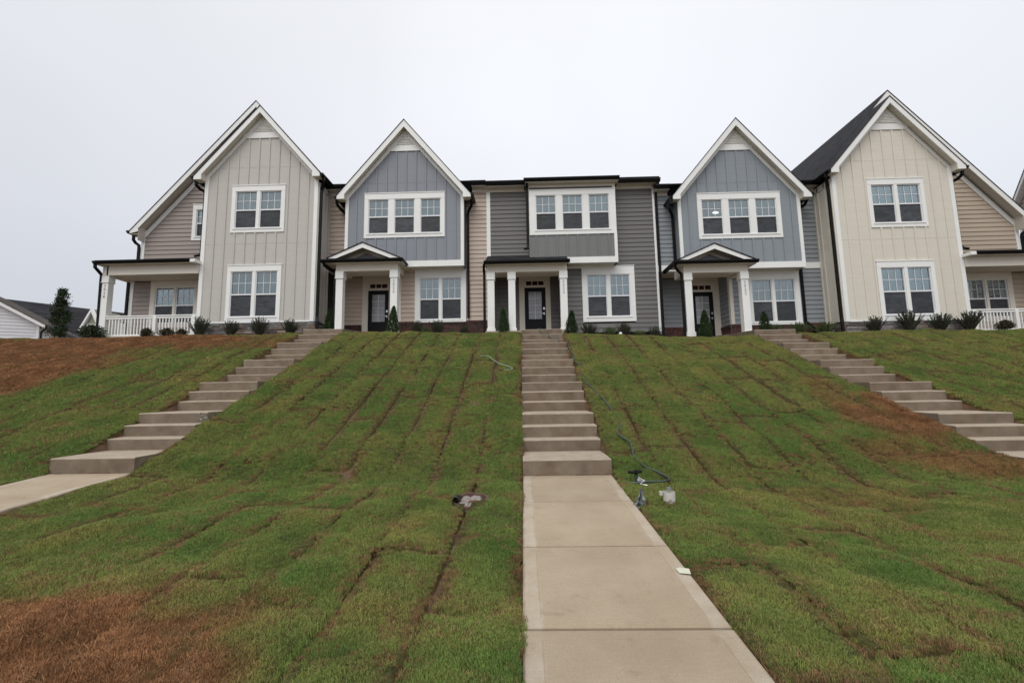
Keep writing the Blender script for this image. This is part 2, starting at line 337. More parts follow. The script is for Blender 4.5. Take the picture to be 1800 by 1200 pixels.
def stones(par, F, a0, a1, z0, z1):
    bk = MB(); bk.rect(a0, a1, z0-.3, z1, -.05, .03, F); bk.obj('mortar_backing', mortar, par); z = z1
    while z > z0:
        h = random.choice((.07, .09, .12)); a = a0+random.uniform(-.2, 0)
        while a < a1:
            w = random.uniform(.18, .48); p, q = max(a, a0), min(a+w-.012, a1)
            if q-p > .04:
                d_ = random.uniform(.045, .075); c = MB(); e_ = .008
                v = [F(p, z-h+.01, .03), F(q, z-h+.01, .03), F(q, z-.002, .03), F(p, z-.002, .03), F(p+e_, z-h+.01+e_, d_), F(q-e_, z-h+.01+e_, d_-random.uniform(0, .012)), F(q-e_, z-.002-e_, d_), F(p+e_, z-.002-e_, d_+random.uniform(0, .01))]
                c.add(v, [(0,1,2,3),(4,5,6,7),(0,1,5,4),(1,2,6,5),(2,3,7,6),(3,0,4,7)]); c.obj('stone', stonem, par)
            a += w
        z -= h
    c = MB(); c.rect(a0-.0, a1, z1-.005, z1+.035, -.02, .075, F); c.obj('dark_band', bandm, par)  # dark grey band along the top of the stones
def bricks(par, F, a0, a1, z0, z1):
    a0, a1 = min(a0, a1), max(a0, a1)
    bk = MB(); bk.rect(a0, a1, z0-.3, z1, -.08, .030, F); bk.obj('mortar_backing', mortar, par)
    b = MB(); a = a0
    while a < a1-.03: b.rect(a, min(a+.062, a1), z1-.105, z1, .03, .062+random.uniform(0, .004), F); a += .075
    z = z1-.12; r = 0
    while z > z0-.1:
        a = a0-(.1 if r % 2 else 0)
        while a < a1:
            p, q = max(a, a0), min(a+.195, a1)
            if q-p > .02: b.rect(p, q, z-.058, z, .03, .040+random.uniform(0, .005), F)
            a += .207
        z -= .07; r += 1
    b.obj('brickwork', brickm, par, kind='stuff')
def door(par, x0, x1, y, z0, z1, m=doorm):
    F = front(y); b = MB(); w = x1-x0
    gx0, gx1, gz0, gz1 = x0+w*.19, x1-w*.19, z0+.72, z1-.18
    b.rect(x0, gx0, z0, z1, -.04, .0, F); b.rect(gx1, x1, z0, z1, -.04, .0, F); b.rect(gx0, gx1, gz1, z1, -.04, .0, F); b.rect(gx0, gx1, z0, gz0, -.04, .0, F)
    b.rect(x0+.15, x1-.15, z0+.14, z0+.6, -.001, .012, F); b.rect(x0+.19, x1-.19, z0+.18, z0+.56, .011, .02, F)
    dd = b.obj('door', m, par, label='near black front door with a tall gridded window')
    g = MB(); g.rect(gx0, gx1, gz0, gz1, -.02, -.012, F); g.obj('glass_pane', door_glass, dd)
    c = MB(); c.rect((gx0+gx1)/2-.009, (gx0+gx1)/2+.009, gz0, gz1, -.011, .004, F); c.obj('muntin', vinyl, dd)
    for i in (1, 2, 3): c = MB(); zz = gz0+(gz1-gz0)*i/4; c.rect(gx0, gx1, zz-.009, zz+.009, -.0105, .003, F); c.obj('muntin', vinyl, dd)
    h = MB(); hx = x1-.075
    h.rect(hx-.035, hx+.035, z0+1.12, z0+1.22, 0, .02, F); h.rect(hx-.02, hx+.02, z0+.9, z0+1.0, 0, .015, F); h.rect(hx-.09, hx+.015, z0+.94, z0+.965, .03, .045, F); h.obj('door_handle', metal, dd)
    return dd
door_glass = mat('frosted_door_glass', (.30, .31, .33), .12, .15, 2, spec=.8)
transom_glass = mat('transom_glass', (.045, .014, .012), .1, .2, 2, spec=.8)
def entry(par, xp0, xp1, xd0, xd1, zd, zc, y=19.43):
    # white portal board round the door, transom with three panes; zd sill height, zc ceiling
    F = front(y); b = MB(); dt = zd+2.09
    b.rect(xp0, xd0-.03, zd-.1, zc, -.03, .02, F); b.rect(xd1+.03, xp1, zd-.1, zc, -.03, .02, F)
    b.rect(xd0-.03, xd1+.03, dt+.28, zc, -.03, .02, F); b.rect(xd0-.03, xd1+.03, dt+.03, dt+.095, -.03, .03, F)
    b.rect(xd0-.03, xd0+.07, dt+.095, dt+.28, -.03, .03, F); b.rect(xd1-.07, xd1+.03, dt+.095, dt+.28, -.03, .03, F)
    b.rect(xd0-.03, xd0, zd, dt+.03, -.03, .025, F); b.rect(xd1, xd1+.03, zd, dt+.03, -.03, .025, F); b.rect(xd0, xd1, dt, dt+.03, -.03, .025, F)
    b.obj('door_surround', portal, par); w = (xd1-xd0-.14)
    g = MB(); g.rect(xd0+.07, xd1-.07, dt+.095, dt+.28, -.03, -.015, F); tr = g.obj('transom', transom_glass, par)
    for i in (1, 2): c = MB(); x = xd0+.07+w*i/3; c.rect(x-.012, x+.012, dt+.095, dt+.28, -.014, .01, F); c.obj('muntin', vinyl, tr)
    door(par, xd0, xd1, y+.002, zd, dt)

# ---------------------------------------------------------------- terrain height
ZCX = [-40,-16.1,-12.5,-9,-6.9,-5.1,-3.75,-2,-.3,1.4,3.1,3.9,4.75,5.6,6.4,8.1,10.6,14.7,40]
ZCZ = [3.45,3.50,3.50,3.50,3.50,3.50,3.46,3.41,3.41,3.36,3.28,3.20,3.14,3.15,3.16,3.22,3.21,3.23,3.2]
CBX = [-40,-6,.57,7.43,40]; CBZ = [.2,.11,0,-.09,-.1]
def sm(a, b, x): t = np.clip((x-a)/(b-a), 0, 1); return t*t*(3-2*t)
def H(X, Y):
    X = np.asarray(X, float); Y = np.asarray(Y, float)
    zc = np.interp(X, ZCX, ZCZ); cb = np.interp(X, CBX, CBZ)
    low = .45+.075*(Y-6.42)+cb-.01; z0 = .45+cb-.01
    mid = z0+(zc-z0)*(Y-6.25)/(13.45-6.25)
    zh = 1.5+(zc-1.5)/13.7*17.4-.05
    u = np.where(Y > 17.4, zh, zc+(zh-zc)*(Y-13.6)/(17.4-13.6))
    a = sm(5.85, 6.65, Y); b = sm(13.1, 14.0, Y)
    z = (low*(1-a)+mid*a)*(1-b)+u*b
    return np.where(Y < -2, z-(-2-Y)*.02, z)
_w = [(rng.uniform(.6, 1.4)*k, rng.uniform(0, 6.28), rng.uniform(0, 6.28)) for k in (2, 2, 3.5, 3.5, 6, 6, 9, 9, 14, 14)]
def lump(X, Y):
    r = 0
    for i, (k, a, p) in enumerate(_w): r = r+np.sin(k*(X*math.cos(a)+Y*math.sin(a))+p+1.3*np.sin(.7*k*Y+a))/(1+.20*k)
    return r*.022
def noise2(X, Y, k, seed):
    r = np.random.default_rng(seed); s = 0; amp = 0
    for o in range(4):
        for _ in range(3):
            a, p, q = r.uniform(0, 6.28, 3); kk = k*2**o*r.uniform(.7, 1.3)
            s = s+np.sin(kk*(X*math.cos(a)+Y*math.sin(a))+p+1.7*np.sin(kk*.6*(X*math.sin(q)+Y*math.cos(q))+q))/(1.6**o); amp += 1/(1.6**o)
    return s/amp*1.9

soilm = mat('red_brown_soil', (.10, .056, .032), .95, .3, 5, .8, 40)
def grid_obj(name, xs, ys, fz, m, kind):
    X, Y = np.meshgrid(xs, ys); Z = fz(X, Y); nx, ny = len(xs), len(ys)
    me = bpy.data.meshes.new(name); v = np.stack([X, Y, Z], -1).reshape(-1, 3)
    i = np.arange(nx*ny).reshape(ny, nx); f = np.stack([i[:-1, :-1], i[:-1, 1:], i[1:, 1:], i[1:, :-1]], -1).reshape(-1, 4)
    me.from_pydata(v.tolist(), [], f.tolist()); me.polygons.foreach_set('use_smooth', [True]*len(f)); me.materials.append(m)
    o = bpy.data.objects.new(name, me); COL.objects.link(o); o['kind'] = kind; return o
xs = np.concatenate([[-1500, -600, -200, -100, -70], np.arange(-50, -24, 2), np.arange(-24, 24, .25), np.arange(24, 50, 2), [70, 100, 200, 600, 1500]])
ys = np.concatenate([[-600, -150, -40, -20, -10], np.arange(-6, 22, .25), np.arange(22, 60, 3), [80, 120, 300, 1000, 1800]])
STAIRS = [(-6.62, -5.42, .105, .1925), (-.03, 1.17, 0, .1907), (6.83, 8.03, -.085, .1868)]
xs = np.array(sorted(list(xs)+[q for x0, x1, _, _ in STAIRS for q in (x0+.004, x0+.02, x1-.02, x1-.004)]))
def ground_z(X, Y):
    z = H(X, Y)-.075-.02*np.clip(np.abs(Y-40)-20, 0, 50)*(Y > 60)
    for x0, x1, _, _ in STAIRS: z = np.where((X > x0+.01) & (X < x1-.01) & (Y > 6) & (Y < 17), z-.45, z)
    return z
ground = grid_obj('ground', xs, ys, ground_z, soilm, 'structure')
YK = [6.42]+[7.28+1.44*g+.29*j for g in range(5) for j in range(3)]

# ---------------------------------------------------------------- concrete paths and stairs
def slab_mat():
    m = bpy.data.materials.new('broomed_concrete'); m.use_nodes = True; t = m.node_tree; P = t.nodes['Principled BSDF']; n = t.nodes.new; l = t.links.new
    def math_(op, a, b=None, c=None):
        q = n('ShaderNodeMath'); q.operation = op
        for i_, v_ in enumerate((a, b, c)):
            if v_ is None: continue
            if isinstance(v_, (int, float)): q.inputs[i_].default_value = v_
            else: l(v_, q.inputs[i_])
        return q.outputs[0]
    def noise(sc, det=5, stretch=None, src=None):
        q = n('ShaderNodeTexNoise'); q.inputs['Scale'].default_value = sc; q.inputs['Detail'].default_value = det
        if stretch: mp = n('ShaderNodeMapping'); mp.inputs['Scale'].default_value = stretch; l(tc.outputs['Object'], mp.inputs[0]); l(mp.outputs[0], q.inputs[0])
        else: l(tc.outputs['Object'], q.inputs[0])
        return q.outputs[0]
    def rng_(v, a, b, c, d): q = n('ShaderNodeMapRange'); l(v, q.inputs[0]); q.inputs[1].default_value = a; q.inputs[2].default_value = b; q.inputs[3].default_value = c; q.inputs[4].default_value = d; return q.outputs[0]
    def mixc(f, a, b):
        q = n('ShaderNodeMix'); q.data_type = 'RGBA'; l(f, q.inputs[0])
        for k_, v_ in ((6, a), (7, b)):
            if isinstance(v_, tuple): q.inputs[k_].default_value = (*v_, 1)
            else: l(v_, q.inputs[k_])
        return q.outputs[2]
    tc = n('ShaderNodeTexCoord'); sp = n('ShaderNodeSeparateXYZ'); l(tc.outputs['Object'], sp.inputs[0]); oi = n('ShaderNodeObjectInfo')
    base = mixc(rng_(noise(2.2), .35, .68, 0, 1), (.380, .306, .216), (.325, .254, .173))
    base = mixc(rng_(noise(7.5, 9), .60, .74, 0, .45), base, (.235, .175, .115))
    ax = math_('ABSOLUTE', sp.outputs[0]); ed = rng_(math_('ADD', ax, math_('MULTIPLY', math_('SUBTRACT', noise(7), .5), .05)), .478, .50, 0, 1)
    ed = math_('MULTIPLY', ed, rng_(noise(3.1, 4), .42, .68, .10, .75)); base = mixc(ed, base, (.465, .41, .335))
    rim = rng_(ax, .575, .60, 0, .5); base = mixc(math_('MULTIPLY', rim, rng_(noise(9), .4, .6, 0, 1)), base, (.16, .10, .06))
    speck = rng_(noise(230, 2), .33, .67, .84, 1.16); broom = rng_(noise(30, 3, (.4, 9, 1)), .3, .7, .94, 1.06)
    tone = math_('MULTIPLY', math_('MULTIPLY', speck, broom), rng_(oi.outputs['Random'], 0, 1, .95, 1.05))
    vm = n('ShaderNodeVectorMath'); vm.operation = 'SCALE'; l(base, vm.inputs[0]); l(tone, vm.inputs['Scale']); l(vm.outputs[0], P.inputs['Base Color'])
    P.inputs['Roughness'].default_value = .85; b_ = n('ShaderNodeBump'); b_.inputs['Strength'].default_value = .35; b_.inputs['Distance'].default_value = .004; l(math_('ADD', speck, broom), b_.inputs['Height']); l(b_.outputs[0], P.inputs['Normal'])
    return m
conc = slab_mat()
conc_e = mat('trowelled_concrete', (.37, .30, .222), .75, .12, 4, .15, 60)
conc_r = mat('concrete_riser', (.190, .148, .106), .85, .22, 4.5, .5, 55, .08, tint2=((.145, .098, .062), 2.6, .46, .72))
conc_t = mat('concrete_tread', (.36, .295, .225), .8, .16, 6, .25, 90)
def path_z(y, c): return .45+.075*(y-6.42)+c
for si, (x0, x1, c, r) in enumerate(STAIRS):
    wk = bpy.data.objects.new('path', None); COL.objects.link(wk); wk['kind'] = 'structure'; wk.location = ((x0+x1)/2, 3, 0)
    y1 = 6.42
    for k in range(6):
        y0 = y1-(1.16, 1.23, 1.19, 1.21, 1.21, 1.21)[k]; g = .017; bvl = .012
        zt = lambda y: path_z(y, c)
        b = MB(); a0, a1, p0, p1 = x0, x1, y0+g, y1-(g if k else 0)
        def ring(e, dz, y_e): return [(a0+e, p0+y_e, zt(p0+y_e)+dz), (a1-e, p0+y_e, zt(p0+y_e)+dz), (a1-e, p1-y_e, zt(p1-y_e)+dz), (a0+e, p1-y_e, zt(p1-y_e)+dz)]
        R_ = [ring(0, -.12, 0), ring(0, -bvl, 0), ring(bvl, 0, bvl), ring(.105, 0, .085), ring(.109, -.004, .089), ring(.115, -.0015, .095)]
        v = [q for rr in R_ for q in rr]; fs = []; ms = []
        for i in range(5):
            for j in range(4): fs.append((i*4+j, i*4+(j+1) % 4, (i+1)*4+(j+1) % 4, (i+1)*4+j)); ms.append(0)
        b.add(v[:], fs, 0); b.m = ms; n0 = len(b.v)-24; b.f.append((n0+20, n0+21, n0+22, n0+23)); b.m.append(0)
        o = b.obj('paving_slab', conc, wk); cc_ = Vector(((x0+x1)/2, (p0+p1)/2, 0)); o.data.transform(Matrix.Translation(-cc_)); o.location += cc_; y1 = y0
    lab = ['concrete staircase climbing the lawn on the left, one riser chipped', 'central concrete staircase leading to the charcoal townhouse door', 'concrete staircase climbing the lawn on the right beside a bare brown patch'][si]
    st = thing('staircase', lab, 'staircase', ((x0+x1)/2, 6.42, path_z(6.42, c)), 'concrete staircases up the bank')
    zb = path_z(6.42, c)
    for k, y in enumerate(YK):
        ye = YK[k+1] if k < 15 else 17.1
        z1 = zb+.02+r*(k+1); zlo = z1-r-.14; ze = z1+.012 if k < 15 else float(H((x0+x1)/2, 17.1))+.03
        w = random.uniform(-.004, .004); ch = .014; zm_ = z1-.004
        prof = [(y, zlo), (y+.002, zm_-ch), (y+ch*.3, zm_-ch*.3), (y+ch, zm_), (ye, ze), (ye, zlo)]
        b = MB(); n = len(prof); v = [(a, p, q) for a in (x0+w, x1+w) for p, q in prof]
        b.v = v; b.f = [tuple(range(n)), tuple(range(n, 2*n))]+[(i, (i+1) % n, (i+1) % n+n, i+n) for i in range(n)]
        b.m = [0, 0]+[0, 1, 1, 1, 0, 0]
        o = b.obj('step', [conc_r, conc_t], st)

chm = mat('broken_concrete', (.34, .32, .29), .95, .45, 30, .9, 60, tint2=((.12, .10, .085), 26, .5, .6)); rc = random.Random(5); q = MB()
cy, cz = YK[3], path_z(6.42, .105)+.02+.1925*4
for _ in range(34):
    px_, pz_ = -5.42-.20*rc.random()**1.4, cz-.17*rc.random()**1.2; sz = rc.uniform(.012, .03)
    v = [(px_+rc.uniform(-1, 1)*sz, cy-rc.uniform(-.002, .016), pz_+rc.uniform(-1, 1)*sz-.01) for _ in range(5)]; q.add(v, [(0, 1, 2), (0, 2, 3), (0, 3, 4), (1, 2, 4), (0, 1, 4), (2, 3, 4)])
q.obj('chipped_corner', chm, [o for o in COL.objects if o.name == 'staircase'][0], fix=False, kind='stuff', label='pale crumbled chip at the right corner of the fourth riser')
soil_crease_m = mat('soil_crease_dark', (.07, .042, .026), .95, .3, 8)  # soil strips that also paint contact darkening into the step creases
for (x0, x1, c, r), st_ in zip(STAIRS, [o for o in COL.objects if o.name.startswith('staircase')]):
    q = MB(); zb = path_z(6.42, c)
    for k, y in enumerate(YK):
        zt_ = zb+.02+r*k if k else zb; x = x0+.01
        while x < x1-.03:
            w_ = random.uniform(.04, .22)
            if random.random() < .55:
                h_ = random.uniform(.004, .011); dd_ = random.uniform(.006, .02); xe_ = min(x+w_, x1-.01)
                q.add([(x, y-.001, zt_-.004), (xe_, y-.001, zt_-.004), (xe_, y-dd_, zt_-.004), (x, y-dd_, zt_-.004), (x+.01, y-.001, zt_+h_), (xe_-.01, y-.001, zt_+h_*.8)], [(0, 3, 2, 1), (0, 1, 5, 4), (3, 4, 5, 2), (0, 4, 3), (1, 2, 5)])
            x += w_
    q.obj('soil_crease_dark', soil_crease_m, st_, kind='stuff')

# ---------------------------------------------------------------- sod pieces
sodm = bpy.data.materials.new('turf_mat'); sodm.use_nodes = True
t = sodm.node_tree; P = t.nodes['Principled BSDF']; n = t.nodes.new; l = t.links.new
tc = n('ShaderNodeTexCoord'); a = n('ShaderNodeTexNoise'); a.inputs['Scale'].default_value = 22; a.inputs['Detail'].default_value = 8; l(tc.outputs['Object'], a.inputs[0])
rp = n('ShaderNodeValToRGB'); l(a.outputs[0], rp.inputs[0]); rp.color_ramp.elements[0].position = .3; rp.color_ramp.elements[0].color = (.030, .032, .010, 1)
rp.color_ramp.elements[1].position = .75; rp.color_ramp.elements[1].color = (.10, .095, .035, 1)
at = n('ShaderNodeAttribute'); at.attribute_name = 'brown'; mc = n('ShaderNodeMix'); mc.data_type = 'RGBA'; l(at.outputs['Fac'], mc.inputs[0]); l(rp.outputs[0], mc.inputs[6]); mc.inputs[7].default_value = (.10, .052, .024, 1)
l(mc.outputs[2], P.inputs['Base Color']); P.inputs['Roughness'].default_value = .95; P.inputs['Specular IOR Level'].default_value = .1
bp = n('ShaderNodeBump'); bp.inputs['Strength'].default_value = .9; bp.inputs['Distance'].default_value = .03; l(a.outputs[0], bp.inputs['Height']); l(bp.outputs[0], P.inputs['Normal'])

BROWN = [(-2.75, 2.45, .95, .75, 1.0), (-1.95, 2.35, .55, .35, .9), (-3.3, 2.9, .5, .25, .9), (-14, 12.2, 3.6, 2.0, 1.0), (-10.8, 13.0, 3.2, .8, .9), (-12.2, 10.6, 1.8, .7, .9), (6.65, 8.3, .35, .95, .95), (6.2, 7.9, .6, .7, .75),
         (6.3, 6.7, .65, .35, .6), (5.3, 7.0, .6, .3, .45), (5.9, 9.0, .3, .4, .5), (-12.2, 10.1, 2.0, 1.2, .9), (-7.2, 12.6, 1.6, .5, .55), (6.2, 9.6, .4, .6, .4), (3.7, 5.6, .7, .4, .3)]
def brown(X, Y):
    nn = noise2(X, Y, 1.6, 3); n2 = noise2(X, Y, 5, 4); b = np.zeros_like(X)
    for x, y, rx, ry, s in BROWN:
        q = np.sqrt(((X-x)/rx)**2+((Y-y)/ry)**2)+.35*nn+.22*n2; b = np.maximum(b, s*(1-sm(.65, 1.5, q)))
    return np.clip(b, 0, 1)
ZONES = [(-19.4, -6.62), (-5.42, -.03), (1.17, 6.83), (8.03, 19.4)]
SEAMS = []      # (x,  strip list) for the grass: pieces as (x0,x1,y0,y1)
pieces = []
for z0_, z1_ in ZONES:
    nst = max(1, round((z1_-z0_)/.61)); wd = (z1_-z0_)/nst
    for i in range(nst):
        a0, a1 = z0_+i*wd, z0_+(i+1)*wd; y = 1.2+random.uniform(0, 1.3)-1.4
        while y < 15.6:
            ln = random.uniform(1.25, 1.75); pieces.append((a0, a1, y, min(y+ln, 16.4))); y += ln
def vis(x, y):
    d_ = Vector((x, y, float(H(x, y))-EYE)); zc_ = d_.dot(fw)
    if zc_ < .3: return False
    return abs(d_.dot(rt)/zc_) < 1.2 and -.2 < -d_.dot(up)/zc_ < .85
def piece_mesh(b, p, ji):
    x0, x1, y0, y1 = p; r = random.Random(int(x0*977+y0*131)); g = [.5*abs(r.gauss(.010, .014))+.004 for _ in range(4)]; dx, dy = r.uniform(-.012, .012), r.uniform(-.02, .02)
    lift = r.uniform(-.006, .008); nx, ny = 5, 9
    us = [0, .05]+[.05+.9*(i+1)/nx for i in range(nx-1)]+[.95, 1]; vs = [0, .03]+[.03+.94*(i+1)/ny for i in range(ny-1)]+[.97, 1]
    X, Y = np.meshgrid(np.array(us), np.array(vs)); ex = (X == 0)|(X == 1)|(Y == 0)|(Y == 1)
    wob = .012*np.sin(9*Y+r.uniform(0, 6))+.007*np.sin(31*Y+r.uniform(0, 6)); wob2 = .014*np.sin(8*X+r.uniform(0, 6))
    edgex = (x0 in (z[0] for z in ZONES), x1 in (z[1] for z in ZONES))
    XX = x0+g[0]+(x1-x0-g[0]-g[1])*X+wob*(1-(X == 0)*edgex[0])+dx*0; YY = y0+g[2]+(y1-y0-g[2]-g[3])*Y+wob2
    ZZ = H(XX, YY)+lump(XX, YY)*.8+lift-.012; ZZ = np.where(ex, H(XX, YY)-.085, ZZ)
    base = len(b.v); b.v += np.stack([XX, YY, ZZ], -1).reshape(-1, 3).tolist(); k = X.shape
    i = base+np.arange(X.size).reshape(k); fs = np.stack([i[:-1, :-1], i[:-1, 1:], i[1:, 1:], i[1:, :-1]], -1).reshape(-1, 4).tolist(); b.f += [tuple(q) for q in fs]; b.m += [0]*len(fs)
    return np.maximum(brown(XX, YY), ((X < .04)|(X > .96)|(Y < .02)|(Y > .98))*.85).reshape(-1)
shown = [p for p in pieces if any(vis(x, y) for x in p[:2] for y in p[2:])]
shown.sort(key=lambda p: ((p[0]+p[1])/2)**2+((p[2]+p[3])/2)**2)
near = shown[:300]; nset = set(near); rest = [p for p in pieces if p not in nset]
def setbrown(o, arr):
    at_ = o.data.attributes.new('brown', 'FLOAT', 'POINT'); at_.data.foreach_set('value', np.asarray(arr, dtype=np.float32)*.9)
for p in near:
    b = MB(); br = piece_mesh(b, p, 0); o = b.obj('sod_piece', sodm, None, smooth=True, fix=False); o.parent = ground; setbrown(o, br)
b = MB(); ar = [piece_mesh(b, p, 0) for p in rest]; o = b.obj('sod_field', sodm, None, smooth=True, fix=False, kind='stuff'); o.parent = ground; setbrown(o, np.concatenate(ar))

# ---------------------------------------------------------------- grass tufts (instanced stuff)
gm = bpy.data.materials.new('grass_blades'); gm.use_nodes = True; t = gm.node_tree; P = t.nodes['Principled BSDF']; n = t.nodes.new; l = t.links.new
at = n('ShaderNodeAttribute'); at.attribute_type = 'INSTANCER'; at.attribute_name = 'tint'; l(at.outputs['Color'], P.inputs['Base Color'])
P.inputs['Roughness'].default_value = .75; P.inputs['Specular IOR Level'].default_value = .12
def tuft(seed, nb, rad, h, curl, w=.0032):
    r = random.Random(seed); b = MB()
    for _ in range(nb):
        a = r.uniform(0, 6.28); q = rad*math.sqrt(r.random()); x, y = q*math.cos(a), q*math.sin(a); th = r.uniform(0, 6.28); hh = h*r.uniform(.55, 1.15); le = curl*r.uniform(.2, 1)*hh
        px, py = math.cos(th+1.57)*w/2, math.sin(th+1.57)*w/2; lx, ly = math.cos(th)*le, math.sin(th)*le
        b.add([(x-px, y-py, -.01), (x+px, y+py, -.01), (x+px*.8+lx*.35, y+py*.8+ly*.35, hh*.6), (x-px*.8+lx*.35, y-py*.8+ly*.35, hh*.6), (x+lx, y+ly, hh)], [(0, 1, 2, 3), (3, 2, 4)])
    me = bpy.data.meshes.new('tuft'); me.from_pydata(b.v, [], b.f); me.materials.append(gm); return bpy.data.objects.new('tuft', me)
tufts = [tuft(s, 40, .042, .025, 1.0, .0028) for s in range(4)]+[tuft(11, 5, .05, .032, 2.6, .0035), tuft(12, 4, .05, .04, 2.8, .0035)]
def scatter():
    bands = [(1.6, 3.6, 2300), (3.6, 5.5, 1700), (5.5, 8.5, 1050), (8.5, 14.6, 560)]
    XX, YY = [], []
    for y0, y1, den in bands:
        w = min(19, 1.4*y1+1.6); nn = int(2*w*(y1-y0)*den); XX.append(rng.uniform(-w, w, nn)); YY.append(rng.uniform(y0, y1, nn))
    X = np.concatenate(XX); Y = np.concatenate(YY); k = np.abs(X) < 1.35*Y+1.5; X, Y = X[k], Y[k]
    k = (X > -19) & (X < 19)
    for x0, x1, _, _ in STAIRS: k &= ~((X > x0-.012) & (X < x1+.012))
    k &= ~((X+.60)**2/.215**2+(Y-5.16)**2/.26**2 < 1)
    X, Y = X[k], Y[k]
    seam = np.full(len(X), 9.); strong = np.zeros(len(X)); pv = np.zeros(len(X))
    for (x0, x1, y0, y1) in pieces:
        m_ = np.where((X >= x0) & (X < x1) & (Y >= y0) & (Y < y1))[0]
        if not len(m_): continue
        r = random.Random(int(x0*977+y0*131)+5); s4 = [max(.12, r.gauss(.72, .32)), max(.12, r.gauss(.72, .32)), max(0, r.gauss(.55, .4)), max(0, r.gauss(.55, .4))]
        ds_ = np.stack([X[m_]-x0, x1-X[m_], Y[m_]-y0, y1-Y[m_]]); j = ds_.argmin(0); seam[m_] = ds_.min(0); strong[m_] = np.array(s4)[j]; pv[m_] = r.uniform(-1, 1)
    s_mod = np.clip(strong*(.95+.9*noise2(X, Y, 2.0, 21))+.30*noise2(X, Y, 7, 24), 0, 1.2); wide_ = .017+.015*np.clip(s_mod, 0, 1)+.009*sm(4.5, 8, Y)+.010*sm(8, 11, Y); e_ = np.clip(1.15-(seam+.012*noise2(X, Y, 15, 22))/wide_, 0, 1)*s_mod
    e2 = np.clip(1.3-seam/.11, 0, 1)*s_mod
    keep = rng.random(len(X)) > np.clip(e_*2.2, 0, .97)
    X, Y, e_, e2, pv = X[keep], Y[keep], e_[keep], e2[keep], pv[keep]
    br = brown(X, Y); n1 = noise2(X, Y, 1.1, 31); n2 = noise2(X, Y, 4.5, 32); n3 = noise2(X, Y, 14, 33)
    g = np.array([.136, .222, .052]); yg = np.array([.290, .280, .082]); dk = np.array([.066, .125, .034]); tan = np.array([.34, .21, .105]); bn = np.array([.29, .145, .068])
    y_ = np.clip(.42+.25*n1+.25*n2+.20*pv+.18*n3+.2*sm(8, 13, Y), 0, 1)[:, None]; c = g*(1-y_)+yg*y_
    d_ = np.clip(.05+.38*n3-.25*n2, 0, .8)[:, None]; c = c*(1-d_)+dk*d_
    rr = rng.random(len(X)); tn = np.clip(e2*1.0*(.4+.8*(noise2(X, Y, 5, 51) > -.1))+.26*sm(.15, .6, n2)+.045, 0, 1); isb = rr < tn*.75
    c = np.where(isb[:, None], tan*(1-rng.random((len(X), 1))*.5), c)
    b_ = np.clip(br*1.25, 0, 1)[:, None]; mixb = bn*(.75+.5*rng.random((len(X), 1)))*(1-.35*np.clip(n3, -1, 1))[:, None]; c = c*(1-b_)+mixb*b_
    c *= (.86+.28*rng.random(len(X)))[:, None]
    far = (Y > 5.5)*.12+(Y > 8.5)*.22
    scl = (1+far)*(.8+.4*rng.random(len(X)))*(1+.15*n2)*(1-.45*np.clip(e2, 0, 1))
    pick = rng.integers(0, 4, len(X)); lo = rng.random(len(X)) < .007+.10*e2*isb+.05*(br > .5)*(Y < 5); pick = np.where(lo, rng.integers(4, 6, len(X)), pick); c = np.where(lo[:, None] & (rng.random(len(X)) < .8)[:, None], tan*1.0, c)
    Z = H(X, Y)+lump(X, Y)*.8-.016-.025*np.clip(e_, 0, 1)
    # ragged tan fringe along the concrete edges
    ex, ey, ec = [], [], []
    for x0, x1, _, _ in STAIRS:
        for xe, sg in ((x0, -1), (x1, 1)):
            nn = 1700; yy = rng.uniform(1.6, 13.5, nn)**1.0; xx = xe+sg*(.012+np.abs(rng.normal(0, .034 if sg > 0 else .02, nn))); ok = (noise2(xx, yy, 4, 41) > (-.1 if sg > 0 else .25))
            ex.append(xx[ok]); ey.append(yy[ok])
    ex = np.concatenate(ex); ey = np.concatenate(ey); ec = np.array([.21, .125, .062])*(.5+.9*rng.random((len(ex), 1)))
    ez = H(ex, ey)-.035; X = np.concatenate([X, ex]); Y = np.concatenate([Y, ey]); Z = np.concatenate([Z, ez]); c = np.concatenate([c, ec]); scl = np.concatenate([scl, .7+.5*rng.random(len(ex))]); pick = np.concatenate([pick, rng.integers(0, 6, len(ex))])
    return X, Y, Z, c, scl, pick
X, Y, Z, c, scl, pick = scatter(); NP = len(X); print('grass tufts', NP)
me = bpy.data.meshes.new('grass'); me.vertices.add(NP); me.vertices.foreach_set('co', np.stack([X, Y, Z], -1).astype(np.float32).ravel())
def pattr(nm, ty, dt, arr): q = me.attributes.new(nm, ty, 'POINT'); q.data.foreach_set(dt, arr)
pattr('tint', 'FLOAT_COLOR', 'color', np.concatenate([c, np.ones((NP, 1))], 1).astype(np.float32).ravel())
pattr('scl', 'FLOAT', 'value', scl.astype(np.float32)); pattr('pick', 'INT', 'value', pick.astype(np.int32))
slope_x = -(H(X, Y+.1)-H(X, Y-.1))/.2
pattr('rot', 'FLOAT_VECTOR', 'vector', np.stack([np.zeros(NP)+np.clip(-slope_x, 0, .3)*.5+rng.normal(0, .12, NP), rng.normal(0, .12, NP), rng.uniform(0, 6.28, NP)], -1).astype(np.float32).ravel())
go = bpy.data.objects.new('grass', me); COL.objects.link(go); go['kind'] = 'stuff'
ng = bpy.data.node_groups.new('grass_scatter', 'GeometryNodeTree'); ng.interface.new_socket('Geometry', in_out='INPUT', socket_type='NodeSocketGeometry'); ng.interface.new_socket('Geometry', in_out='OUTPUT', socket_type='NodeSocketGeometry')
